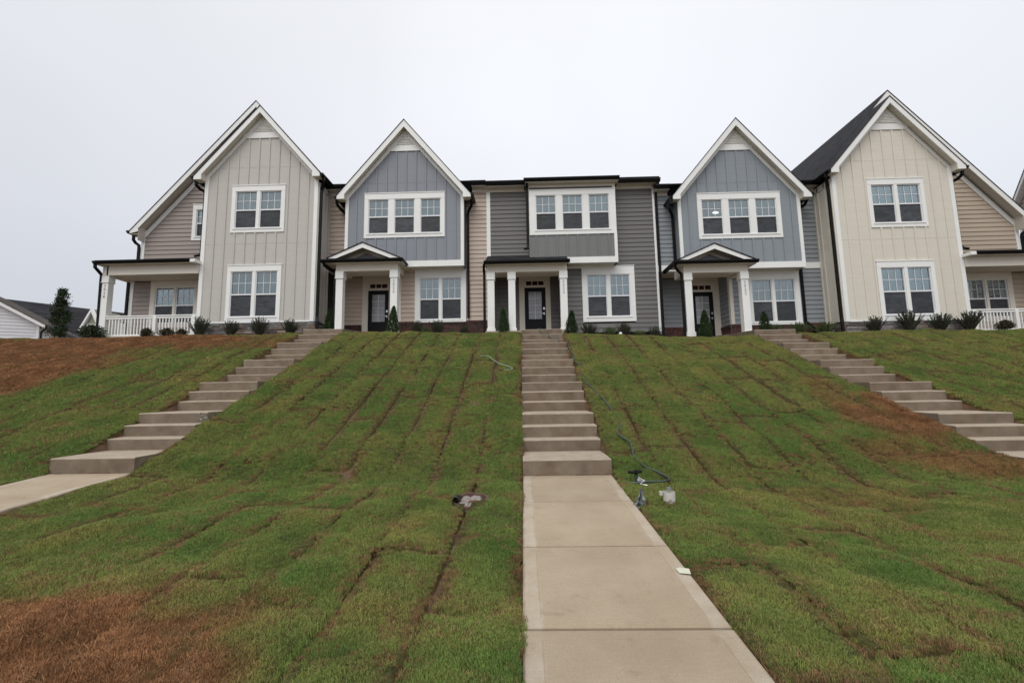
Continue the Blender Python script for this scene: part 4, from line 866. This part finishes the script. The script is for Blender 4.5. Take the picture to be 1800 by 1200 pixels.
# entry
entry(par, -.11, 1.23, .12, 1.02, 4.10, 6.80)
lap_wall(par, FD, XL+.02, -.11, 4.1, 6.80, c_char); lap_wall(par, FD, 1.23, 1.62, 4.1, 6.80, c_char)
q = MB(); q.rect(18.5, 19.43, zg-.4, 6.84, -.2, -.02, facL(1.62)); q.rect(18.5, 19.43, zg-.4, 6.84, -.1, -.02, facR(XL+.0)); q.obj('wall', dark, par)
lap_wall(par, facL(1.62), 18.52, 19.42, 4.1, 6.80, c_char); lap_wall(par, facR(XL+.01), 18.52, 19.42, 4.1, 6.80, c_char)
sbox(par, 'entry_soffit', soffit, XL, 1.75, 18.5, 19.42, 6.801, 6.83)
sbox(par, 'porch_floor', conc_e, XL+.02, 1.8, 17.12, 19.4, 3.0, 4.0)
q = MB(); q.add([(-1.40, 17.12, 6.69), (1.82, 17.12, 6.69), (1.82, 18.49, 7.34), (-1.38, 18.49, 7.34), (-1.40, 17.12, 6.62), (1.82, 17.12, 6.62), (1.82, 18.49, 6.62), (-1.38, 18.49, 6.62)], [(0,1,2,3),(4,5,6,7),(0,1,5,4),(1,2,6,5),(2,3,7,6),(3,0,4,7)]); q.obj('porch_roof', rooff, par)
gutter(par, -1.43, 1.86, 17.03, 6.71, h=.12); sbox(par, 'soffit', soffit, -1.38, 1.8, 17.12, 17.42, 6.605, 6.618)
sbox(par, 'porch_beam', portal, -1.34, 1.77, 17.40, 17.62, 6.34, 6.60); sbox(par, 'porch_beam', portal, -1.33, -1.11, 17.62, 18.5, 6.341, 6.599); sbox(par, 'porch_beam', portal, 1.54, 1.76, 17.62, 18.46, 6.341, 6.599)
sbox(par, 'porch_ceiling', soffit, -1.11, 1.54, 17.62, 18.5, 6.42, 6.46)
column(par, -1.35, -1.03, 17.38, 3.98, 6.34); column(par, -.54, -.22, 17.38, 3.98, 6.34); column(par, 1.46, 1.78, 17.38, 3.96, 6.34, True, '3024')
ds(par, [(-1.42, 17.12, 6.6), (-1.44, 17.25, 6.45), (-1.44, 17.42, 6.3), (-1.44, 17.44, 6.1), (-1.44, 17.46, 3.95)])

# ---------------------------------------------------------------- neighbouring houses
roof_far = shingle_mat('dark_shingle_far', (.034, .034, .038), .5, .25)
def far_house(label, loc, rz, w, dep, ze, s, wall, roof_m, trim=True, win=True, gut=True):
    par = thing('house', label, 'house', (0, 0, 0)); F = lambda a, z, d: (a, -d, z); zr = ze+s*w/2
    q = MB(); q.prism([(-w/2, 0), (w/2, 0), (w/2, ze), (0, zr-.05), (-w/2, ze)], -dep, -.05, F); q.obj('wall', wall, par)
    lap_wall(par, F, -w/2+.1, w/2-.1, 0, zr, wall, [(s, 1, zr-.1), (-s, 1, zr-.1)], exp=.22)
    for x in (-w/2, w/2-.12): q = MB(); q.rect(x, x+.12, 0, ze, -.05, .05, F); q.obj('corner_trim', white, par)
    for F2 in (facR(w/2-.03), facL(-w/2+.03)): lap_wall(par, F2, .1, dep-.1, 0, ze-.1, wall, exp=.22)
    for sg in (-1, 1):
        q = MB(); o_ = .35; xe = sg*(w/2+o_); zz = ze-s*o_
        q.prism([(0, zr+.10), (xe, zz+.10), (xe, zz-.12), (0, zr-.14)], .30, .34, F); q.obj('rake_board', white, par)
        q = MB(); q.add([(0, -.36, zr+.11), (xe, -.36, zz+.11), (xe, dep+.3, zz+.11), (0, dep+.3, zr+.11), (0, -.36, zr+.16), (xe, -.36, zz+.16), (xe, dep+.3, zz+.16), (0, dep+.3, zr+.16)], [(0,1,2,3),(4,5,6,7),(0,1,5,4),(1,2,6,5),(2,3,7,6),(3,0,4,7)]); q.obj('roof', roof_m, par)
        q = MB(); q.add([(sg*.01, -.32, zr-.02), (xe, -.32, zz-.02), (xe, dep+.2, zz-.02), (sg*.01, dep+.2, zr-.02), (sg*.01, -.32, zr+.09), (xe, -.32, zz+.09), (xe, dep+.2, zz+.09), (sg*.01, dep+.2, zr+.09)], [(0,1,2,3),(4,5,6,7),(0,1,5,4),(1,2,6,5),(2,3,7,6),(3,0,4,7)]); q.obj('soffit', white, par)
        if not gut: continue
        q = MB(); q.box(xe-.02, xe+sg*.11, -.3, dep+.2, zz-.04, zz+.10); q.obj('gutter', black, par)
        ds(par, [(xe, -.1, zz), (xe, -.1, zz-.1), (sg*(w/2+.08), .12, zz-.32), (sg*(w/2+.08), .12, .1)])
    if win: window(par, F, -.5, .5, ze*.35, ze*.35+1.4, 1, .15, .12, .12, .1)
    par.location = loc; par.rotation_euler = (0, 0, rz); return par
# left: white single-storey house, gable towards the viewer, and a dark-roofed one behind it
cc, ss = math.cos(math.radians(32)), math.sin(math.radians(32))
far_house('white sided house at far left with brown roof and black downspout', (-32.63-cc*4.5, 30-ss*4.5, 3.5), math.radians(32), 9.0, 10.0, 3.5, .62, c_wlap, roofbrown, win=False)
hb = thing('house', 'olive sided house with broad dark roof behind the small evergreen', 'house', (-46, 46, 4))
def slab4(P4, t, nm, m, par):
    q = MB(); q.add([tuple(p) for p in P4]+[(p[0], p[1], p[2]-t) for p in P4], [(0,1,2,3),(4,5,6,7),(0,1,5,4),(1,2,6,5),(2,3,7,6),(3,0,4,7)]); return q.obj(nm, m, par)
dr, dn = (.51, .86), (.86, -.51); Rg = (-45.42+.51*3, 48+.86*3, 11.62); Lg = (-45.42-.51*16, 48-.86*16, 11.62)
slab4([Lg, Rg, (Rg[0]+dn[0]*4.2, Rg[1]+dn[1]*4.2, 7.9), (Lg[0]+dn[0]*4.2, Lg[1]+dn[1]*4.2, 7.9)], .15, 'roof', roof_far, hb)
slab4([Lg, Rg, (Rg[0]-dn[0]*4.2, Rg[1]-dn[1]*4.2, 7.9), (Lg[0]-dn[0]*4.2, Lg[1]-dn[1]*4.2, 7.9)], .15, 'roof', roof_far, hb)
slab4([(Lg[0]+dn[0]*3.8, Lg[1]+dn[1]*3.8, 8.1), (Rg[0]+dn[0]*3.8, Rg[1]+dn[1]*3.8, 8.1), (Rg[0]-dn[0]*3.8, Rg[1]-dn[1]*3.8, 8.1), (Lg[0]-dn[0]*3.8, Lg[1]-dn[1]*3.8, 8.1)], 5, 'wall', c_olive, hb)
Fh = front(44.5); ax, az = -43.0, 11.0; sl = 1.9
q = MB(); q.prism([(ax-1.7, 3), (ax+2.6, 3), (ax+2.6, az-sl*2.6), (ax, az), (ax-1.7, az-sl*1.7)], -3, 0, Fh); q.obj('wall', c_olive, hb)
lap_wall(hb, Fh, ax-1.65, ax+2.5, 5, az, c_olive, [(sl, 1, az-.1+sl*ax), (-sl, 1, az-.1-sl*ax)], exp=.24)
for sg in (-1, 1): q = MB(); q.prism([(ax, az+.1), (ax+sg*1.9, az+.1-sl*1.9), (ax+sg*1.9, az-.3-sl*1.9), (ax, az-.3)], .02, .3, Fh); q.obj('rake_board', white, hb)
window(hb, Fh, ax-.55, ax+.75, 8.0, 9.5, 2, .16, .12, .14, .1)
rz_ = math.radians(-108.7); lx = (math.cos(rz_), math.sin(rz_))
hc = far_house('pale pink house just entering the frame at the right edge', (26.3+lx[0]*5.5, 24+lx[1]*5.5, 3.4), rz_, 11, 8, 7.5, 1.0, c_pink, roofm, win=False, gut=False)

# ---------------------------------------------------------------- planting
def leafmat(name, c, c2, k=.5):
    m = bpy.data.materials.new(name); m.use_nodes = True; t = m.node_tree; P = t.nodes['Principled BSDF']; n = t.nodes.new; l = t.links.new
    tc = n('ShaderNodeTexCoord'); nz = n('ShaderNodeTexNoise'); nz.inputs['Scale'].default_value = 9; l(tc.outputs['Object'], nz.inputs[0])
    r = n('ShaderNodeValToRGB'); l(nz.outputs[0], r.inputs[0]); r.color_ramp.elements[0].position = .35; r.color_ramp.elements[1].position = .65
    r.color_ramp.elements[0].color = (*c, 1); r.color_ramp.elements[1].color = (*c2, 1); l(r.outputs[0], P.inputs['Base Color']); P.inputs['Roughness'].default_value = .6
    P.inputs['Specular IOR Level'].default_value = .25; return m
lf_dark = leafmat('dark_leaf', (.018, .032, .014), (.040, .062, .024)); lf_green = leafmat('green_leaf', (.05, .10, .02), (.085, .15, .03))
lf_arb = leafmat('conifer_leaf', (.014, .032, .009), (.036, .068, .018)); lf_red = leafmat('bronze_leaf', (.06, .03, .022), (.045, .06, .025)); lf_tree = leafmat('magnolia_leaf', (.014, .03, .010), (.042, .068, .026))
bark = mat('bark', (.09, .07, .055), .9, .2, 8)
def leaf(b, p, dirv, L_, W_, r):
    dirv = dirv.normalized(); s_ = dirv.cross(Vector((r.uniform(-1, 1), r.uniform(-1, 1), r.uniform(-1, 1)))).normalized()*W_/2; m_ = p+dirv*L_*.5
    b.add([tuple(p), tuple(m_+s_), tuple(p+dirv*L_), tuple(m_-s_)], [(0, 1, 2, 3)])
def spiky_mesh(seed, m, nst=95, wid=.42, hgt=.80):
    r = random.Random(seed); b = MB(); st = MB()
    for i in range(nst):
        a = r.uniform(0, 6.28); lean = r.uniform(.05, 1)**.8; h = hgt*r.uniform(.55, 1.12)*(1-.18*lean); top = Vector((math.cos(a)*lean*wid*r.uniform(.7, 1.15), math.sin(a)*lean*wid*r.uniform(.7, 1.15), h)); base = Vector((math.cos(a)*.05, math.sin(a)*.05, 0))
        st.tube([base, base.lerp(top, .5)+Vector((0, 0, .03)), top], .005, .005)
        for k in range(13):
            tt = .12+.88*k/12; p = base.lerp(top, tt)+Vector((0, 0, .03*math.sin(tt*3.14)))
            for _ in range(3):
                dv = (top-base).normalized()*1.0+Vector((r.uniform(-1, 1), r.uniform(-1, 1), r.uniform(-.2, .6)))*.7; leaf(b, p, dv, .06*r.uniform(.7, 1.2), .022, r)
    return b, st
def round_mesh(seed, n=900, rad=.3, hgt=.45):
    r = random.Random(seed); b = MB(); st = MB()
    for _ in range(9): a = r.uniform(0, 6.28); st.tube([(0, 0, 0), (math.cos(a)*.1, math.sin(a)*.1, hgt*.4), (math.cos(a)*rad*.6, math.sin(a)*rad*.6, hgt*.75)], .006, .006)
    for _ in range(n):
        a = r.uniform(0, 6.28); u = r.uniform(-.6, 1); q = rad*math.sqrt(max(0, 1-u*u))*r.uniform(.35, 1.15)*(1+.2*math.sin(3*a+seed)); p = Vector((q*math.cos(a), q*math.sin(a), hgt*.5+u*hgt*.52*r.uniform(.8, 1.1)))
        if p.z < .02: continue
        leaf(b, p, Vector((r.uniform(-1, 1), r.uniform(-1, 1), r.uniform(-.3, 1))), .06, .042, r)
    return b, st
def cone_mesh(seed, n=3000, rad=.195, hgt=.97):
    r = random.Random(seed); b = MB(); st = MB(); st.tube([(0, 0, 0), (0, 0, hgt*.8)], .02, .02)
    for _ in range(n):
        t = r.random()**1.25; z = hgt*t; a = r.uniform(0, 6.28); rr_ = rad*(1-t)**.62*(1 if t > .15 else .68+t*2.1)*r.uniform(.6, 1.2)*(1+.14*math.sin(3*a+11*t)+.12*math.sin(7*a-23*t))
        p = Vector((rr_*math.cos(a), rr_*math.sin(a), z)); leaf(b, p, Vector((math.cos(a)*.5, math.sin(a)*.5, 1.2))+Vector((r.uniform(-.5, .5), r.uniform(-.5, .5), 0)), .055, .022, r)
    return b, st
SH = {}
def plant(kind, name, label, cat, x, y, sc, group, m, builder, rz=None, zs=1):
    z = float(H(x, y))-.0; root = thing(name, label, cat, (x, y, z), group); root.scale = (sc, sc, sc*zs); root.rotation_euler = (0, 0, random.uniform(0, 6.28))
    root.rotation_euler = (random.uniform(-.07, .07), random.uniform(-.07, .07), random.uniform(0, 6.28)); q_ = random.uniform(.86, 1.06); root.scale = (sc*q_, sc*q_*random.uniform(.88, 1.1), sc*random.uniform(.84, 1.0))
    if kind in ('spiky', 'cone', 'green'): kind += str(sum(k_.startswith(kind) for k_ in SH) if sum(k_.startswith(kind) for k_ in SH) < 3 else random.randrange(3))
    if kind not in SH:
        b, st = builder(); o1 = b.obj('foliage', m, None, fix=False); o2 = st.obj('stems' if 'tree' not in kind else 'trunk', bark, None, fix=False); SH[kind] = (o1, o2)
    else:
        o1, o2 = [o.copy() for o in SH[kind]]; COL.objects.link(o1); COL.objects.link(o2)
    o1.parent = root; o2.parent = root; o1.location = o2.location = (0, 0, 0); return root
spk = lambda: spiky_mesh(3+len(SH), lf_dark, 80+7*len(SH), .40, .74)
g1 = 'dark spiky shrubs along the foundations'
for x, y, sc, lab in [(-12.2, 16.95, 1.08, 'dark spiky shrub at the end of the white porch railing'), (-11.0, 16.95, .98, 'dark spiky shrub under the left half of the warm grey house window'), (-9.9, 16.95, 1.0, 'dark spiky shrub under the right half of the warm grey house window'), (-8.72, 16.95, .98, 'dark spiky shrub between the warm grey house and the left staircase'),
                      (-4.15, 17.8, .82, 'upright dark shrub against brick at the left of the second house window'), (-3.35, 17.8, .95, 'dark spiky shrub in front of the second house window middle'), (-2.25, 17.8, .72, 'dark shrub under the black downspout between slate gable and charcoal house'),
                      (2.6, 17.8, .9, 'dark spiky shrub at the left corner of the charcoal house window'), (3.95, 17.8, .95, 'dark spiky shrub behind the white vent cap'), (5.12, 17.8, .85, 'dark spiky shrub beside the downspout at the edge of the charcoal house'),
                      (12.86, 16.95, 1.0, 'dark spiky shrub left of the cream house window'), (14.08, 16.95, 1.1, 'dark spiky shrub centred under the cream house window'), (15.2, 16.95, 1.0, 'dark spiky shrub right of the cream house window'), (16.25, 16.95, 1.1, 'dark spiky shrub in front of the right porch railing')]:
    plant('spiky', 'spiky_shrub', lab, 'shrub', x, y, sc, g1, lf_dark, spk)
for x, y, sc, lab in [(-3.75, 17.6, .55, 'bright green low shrub left of the second house window'), (-2.72, 17.6, .42, 'small bright green shrub in front of the brick base'), (3.38, 17.7, .78, 'yellow-green low shrub beside the white vent cap'), (4.55, 17.75, .75, 'yellow-green low shrub left of the downspout of the charcoal house'),
                      (9.72, 17.7, .8, 'green low shrub under the right blue house window, nearest the staircase'), (10.55, 17.7, .85, 'green low shrub against brick beneath the blue house window'), (11.55, 17.7, .9, 'green low shrub in the corner beside the cream house')]:
    plant('green', 'green_shrub', lab, 'shrub', x, y, sc, 'low green shrubs against the brick', lf_green, lambda: spiky_mesh(9+len(SH), lf_green, 75, .45, .62))
for x, y, sc, lab in [(-14.25, 16.95, .78, 'small bronze shrub in front of the left half of the white porch railing'), (-13.45, 16.95, .85, 'small bronze shrub before the middle of the left porch railing'), (-12.92, 17.0, .72, 'small bronze shrub near the right end of the left porch railing'), (17.5, 16.95, .85, 'small bronze shrub in front of the right porch railing')]:
    plant('bronze', 'bronze_shrub', lab, 'shrub', x, y, sc, 'small bronze shrubs by the railings', lf_red, lambda: round_mesh(5, 1500, .27, .5))
plant('round', 'evergreen_shrub', 'rounded dark evergreen shrub outside the left porch column', 'shrub', -16.45, 17.0, 1.35, None, lf_dark, lambda: round_mesh(8, 1100))
for x, y, sc, lab in [(-7.55, 17.6, 1.12, 'young cone conifer left of the slate house entry column'), (-4.87, 16.95, 1.12, 'young cone conifer in front of the right column of the slate house entry'), (-.70, 17.2, 1.06, 'young cone conifer between the two left columns of the charcoal porch'), (1.80, 17.0, 1.12, 'young cone conifer beside the right column of the charcoal porch'),
                      (6.75, 17.0, 1.14, 'young cone conifer beside the left column of the blue house entry'), (9.12, 17.3, 1.12, 'young cone conifer right of the numbered column of the blue house')]:
    plant('cone', 'conifer', lab, 'conifer', x, y, sc, 'young cone conifers at the entries', lf_arb, lambda: cone_mesh(4+len(SH)))
def tree_mesh():
    r = random.Random(12); b = MB(); st = MB(); st.tube([(0, 0, 0), (.02, 0, .5), (0, .03, 1.4), (0, 0, 2.1)], .04, .04, seg=6)
    cl = []
    for i in range(46):
        t = r.random(); z = .32+2.0*t; rad = .58*(1-t*.62)*(1 if z > .5 else .8); a = r.uniform(0, 6.28); q = rad*r.uniform(.35, 1); c_ = Vector((q*math.cos(a), q*math.sin(a), z)); st.tube([(0, 0, max(.25, z-.25)), tuple(c_)], .012, .012); cl.append((c_, r.uniform(.11, .2)*(1.15-.4*t)))
    for c_, rad in cl:
        for _ in range(130): p = c_+Vector((r.gauss(0, rad*.6), r.gauss(0, rad*.6), r.gauss(0, rad*.6))); leaf(b, p, Vector((r.uniform(-1, 1), r.uniform(-1, 1), r.uniform(-.4, 1))), .09, .045, r)
    return b, st
tr = thing('evergreen_tree', 'small dense evergreen tree standing on the brown bank at far left', 'tree', (-21.85, 21, 4.45)); b, st = tree_mesh()
fo = b.obj('crown', lf_tree, None, fix=False); tk = st.obj('trunk', bark, None, fix=False); fo.parent = tr; tk.parent = tr; tr.scale = (.80, .80, 1.06)
for x, sc in ((-24.2, .9), (-23.6, .6)): plant('weedy', 'rose_bush', 'sparse flowering bush before the white house, %s' % ('larger one' if sc > .7 else 'smaller one nearer the tree'), 'shrub', x, 20.3, sc, 'sparse bushes by the white house', lf_red, lambda: round_mesh(6, 90, .3, .5))

# ---------------------------------------------------------------- small things on the lawn
hosem = mat('hose_rubber', (.035, .055, .052), .4, .15, 5)
HP = [(.30, 16.2), (.40, 14.2), (.50, 13.68), (.66, 13.45), (.84, 13.25), (1.02, 13.05), (1.14, 12.8), (1.2, 12.3), (1.19, 11.9), (1.24, 11.3), (1.22, 10.8), (1.29, 10.62), (1.36, 10.3), (1.24, 10.1), (1.3, 9.48), (1.43, 8.96), (1.5, 8.58), (1.55, 8.15), (1.6, 7.8), (1.54, 7.58), (1.46, 7.40), (1.51, 7.25), (1.58, 7.12), (1.57, 6.92), (1.55, 6.72), (1.62, 6.5), (1.75, 6.38), (1.84, 6.25), (1.85, 6.15), (1.77, 6.06), (1.6, 6.02), (1.46, 6.02)]
def catmull(P_, n=8):
    o_ = []
    for i in range(len(P_)-1):
        p0, p1, p2, p3 = [np.array(P_[max(0, min(len(P_)-1, i+k))]) for k in (-1, 0, 1, 2)]
        for j in range(n): t_ = j/n; o_.append(.5*((2*p1)+(-p0+p2)*t_+(2*p0-5*p1+4*p2-p3)*t_*t_+(-p0+3*p1-3*p2+p3)*t_**3))
    o_.append(np.array(P_[-1])); return o_
def stair_top(x, y):
    x0, x1, c_, r_ = STAIRS[1]
    if x0 < x < x1 and y > 6.42:
        k = max(i for i in range(16) if YK[i] <= y+1e-6); return path_z(6.42, c_)+.02+r_*(k+1)
    return float(H(x, y))+.012
cm_ = catmull(HP); zz_ = [stair_top(p[0], p[1])+.018 for p in cm_]
zs_ = [max(zz_[i]+.004, sum(zz_[max(0, i-4):i+5])/len(zz_[max(0, i-4):i+5])) for i in range(len(zz_))]
path_ = [(p[0], p[1], z_) for p, z_ in zip(cm_, zs_)]
b = MB(); b.tube(path_, .0135, .0135, seg=8); hose = b.obj('garden_hose', hosem, None, smooth=True); tag(hose, 'dark green garden hose snaking down beside the central staircase', 'hose')
# sprinkler
sp = thing('lawn_sprinkler', 'small metal impact sprinkler on a spike at the end of the hose', 'sprinkler', (1.40, 6.02, float(H(1.40, 6.02))))
x, y, z = sp.location; b = MB(); b.tube([(x-.16, y+.02, z+.02), (x+.06, y-.02, z+.025)], .02, .014, seg=6); b.tube([(x, y, z), (x, y, z+.12)], .018, .018, seg=8); b.obj('base', hosem, sp)
b = MB(); b.tube([(x-.10, y, z+.155), (x-.02, y, z+.15), (x+.07, y, z+.165)], .018, .018, seg=8); b.box(x-.02, x+.02, y-.012, y+.012, z+.10, z+.18); b.obj('nozzle', black, sp)
b = MB(); b.tube([(x+.02, y-.02, z+.09), (x+.08, y-.06, z+.05), (x+.02, y-.10, z+.02), (x+.10, y-.15, z+.015)], .010, .010, seg=6); b.tube([(x+.01, y, z+.05), (x+.10, y, z+.035)], .022, .022, seg=8); b.obj('coupling', metal, sp)
# white pipe clean-out
PS = .86; pvc = mat('white_pvc', (.54, .52, .47), .5, .08, 8, dirt=None, tint2=((.30, .25, .2), 14, .58, .68)); px_, py_ = 1.57, 5.25; pz = float(H(px_, py_))-.04
pp = thing('drain_pipe', 'short white plastic drain pipe stub with a recessed cap', 'pipe', (px_, py_, pz))
b = MB(); n_ = 28
def pz_b(z_): return pz+(z_-pz)*.74 if abs(z_-pz) < .3 else z_
def cyl(b, x, y, z0, z1, r0_, r1_): r0_ *= PS; r1_ *= PS; z0 = pz_b(z0); z1 = pz_b(z1); b.add([(x+r0_*math.cos(6.2832*k/n_), y+r0_*math.sin(6.2832*k/n_), z0) for k in range(n_)]+[(x+r1_*math.cos(6.2832*k/n_), y+r1_*math.sin(6.2832*k/n_), z1) for k in range(n_)], [(k, (k+1) % n_, (k+1) % n_+n_, k+n_) for k in range(n_)])
cyl(b, px_, py_, pz, pz+.085, .066, .066); cyl(b, px_, py_, pz+.085, pz+.085, .066, .076); cyl(b, px_, py_, pz+.085, pz+.21, .076, .074); cyl(b, px_, py_, pz+.21, pz+.21, .074, .064); cyl(b, px_, py_, pz+.21, pz+.175, .064, .064); b.box(px_-.105, px_-.072, py_-.015, py_+.015, pz+.12, pz+.16); b.obj('pipe_collar', pvc, pp, fix=False, smooth=False)
b = MB(); cyl(b, px_, py_, pz+.175, pz+.176, .064, .001); b.box(px_-.022, px_+.022, py_-.022, py_+.022, pz+.176, pz+.20); b.obj('cap', mat('cap_plastic', (.22, .23, .22), .5, .2, 9), pp, fix=False)
# crumpled plastic marker
cm = mat('grey_plastic_film', (.20, .215, .225), .3, .3, 10, .5, 20); r = random.Random(3); b = MB(); fx, fy = 1.21, 5.10; fz = float(H(fx, fy)); gv = []
for j in range(8):
    for i in range(5): u, v_ = i/4-.5, j/7; gv.append((fx+u*(.10-.05*v_)+.05*v_+r.uniform(-.012, .012)-.02, fy+.03*math.sin(9*u+4*v_)+r.uniform(-.01, .01), fz+v_*.20*(1-.35*abs(u)*2)+r.uniform(0, .01)))
for th in (0, .0015): b.add([(p[0], p[1]+th, p[2]) for p in gv], [(j*5+i, j*5+i+1, (j+1)*5+i+1, (j+1)*5+i) for j in range(7) for i in range(4)])
b.tube([(fx+.04, fy-.03, fz+.01), (fx+.035, fy-.06, fz+.08), (fx+.03, fy, fz+.12)], .012, .003); b.box(fx-.12, fx-.02, fy-.09, fy-.05, fz+.004, fz+.012)
tag(b.obj('plastic_marker', cm, None, fix=False), 'crumpled grey plastic sheet standing at the right edge of the path', 'plastic scrap')
# meter hole
mh = thing('meter_box', 'sunken round valve box, half filled with pale rubble beside black plastic', 'valve box', (-.60, 5.22, float(H(-.6, 5.22)))); hx, hy, hz = mh.location
b = MB(); NN = 30
def ringv(rx, z): return [(hx+rx*math.cos(6.2832*k/NN), hy+rx*.85*math.sin(6.2832*k/NN), z+.22*rx*math.sin(6.2832*k/NN)+.004*math.sin(k*5)) for k in range(NN)]
b.add(ringv(.205, hz-.02)+ringv(.20, hz+.03)+ringv(.18, hz+.03)+ringv(.175, hz-.06), [(i*NN+k, i*NN+(k+1) % NN, (i+1)*NN+(k+1) % NN, (i+1)*NN+k) for i in range(3) for k in range(NN)]); b.obj('rim', mat('rusty_soil_rim', (.10, .055, .04), .8, .4, 20), mh, fix=False)
b = MB(); vv = [(hx, hy, hz+.015)]+[(hx+q*.18*math.cos(6.2832*k/NN), hy+q*.15*math.sin(6.2832*k/NN), hz+.03*math.sin(6.2832*k/NN)*q+.012*(1-q)+r.uniform(-.012, .018)) for q in (.35, .7, 1) for k in range(NN)]
b.add(vv, [(0, 1+k, 1+(k+1) % NN) for k in range(NN)]+[(1+i*NN+k, 1+i*NN+(k+1) % NN, 1+(i+1)*NN+(k+1) % NN, 1+(i+1)*NN+k) for i in range(2) for k in range(NN)]); b.obj('rubble_fill', mat('pale_rubble', (.26, .23, .21), .9, .3, 18, .9, 60, tint2=((.13, .055, .03), 11, .5, .62)), mh)
b = MB(); vv = [(hx-.20+.09*u+r.uniform(-.01, .01), hy-.10+.2*v_+r.uniform(-.01, .01), hz+.02+.045*math.sin(3.14*u)+r.uniform(0, .02)) for u in (0, .33, .66, 1) for v_ in (0, .25, .5, .75, 1)]
for th in (0, .003): b.add([(p[0], p[1], p[2]-th) for p in vv], [(i*5+j, i*5+j+1, (i+1)*5+j+1, (i+1)*5+j) for i in range(3) for j in range(4)])
b.obj('torn_liner', mat('black_plastic', (.014, .015, .017), .35, .2, 9, .6, 30), mh, fix=False)
# paper scrap, cord, cap
b = MB(); pz2 = path_z(3.53, 0)+.006; b.add([(1.09, 3.50, pz2), (1.16, 3.47, pz2+.004), (1.175, 3.55, pz2+.012), (1.12, 3.60, pz2+.003), (1.085, 3.57, pz2+.006)], [(0, 1, 2, 3, 4)]); b.add([(1.09, 3.50, pz2-.002), (1.16, 3.47, pz2+.002), (1.175, 3.55, pz2+.010), (1.12, 3.60, pz2+.001), (1.085, 3.57, pz2+.004)], [(0, 4, 3, 2, 1)])
tag(b.obj('paper_scrap', mat('scrap_paper', (.62, .62, .5), .7), None, fix=False), 'small pale paper scrap on the right edge of the path', 'paper')
cp = [(-1.04, 11.15), (-.85, 11.14), (-.7, 10.84), (-.52, 10.56), (-.34, 10.4), (-.24, 10.26), (-.3, 10.18), (-.42, 10.16)]
b = MB(); b.tube([(p[0], p[1], float(H(*p))+.055) for p in catmull(cp, 5)], .007, .007, seg=5); tag(b.obj('mint_cord', mat('mint_cord', (.30, .45, .33), .5), None), 'thin mint green cord lying on the grass left of the central stairs', 'cord')
vz = float(H(3.46, 16.2)); vc = thing('vent_cap', 'small white dome-topped vent cap on the lawn edge before the charcoal house', 'vent cap', (3.46, 16.2, vz)); b = MB()
for k, (z_, r_) in enumerate(((0, .055), (.13, .055), (.13, .068), (.17, .066), (.2, .045), (.215, .001))):
    if k: cyl(b, 3.46, 16.2, vz+pz_, vz+z_, pr_, r_)
    pz_, pr_ = z_, r_
b.obj('dome', vinyl, vc, smooth=False, fix=False)
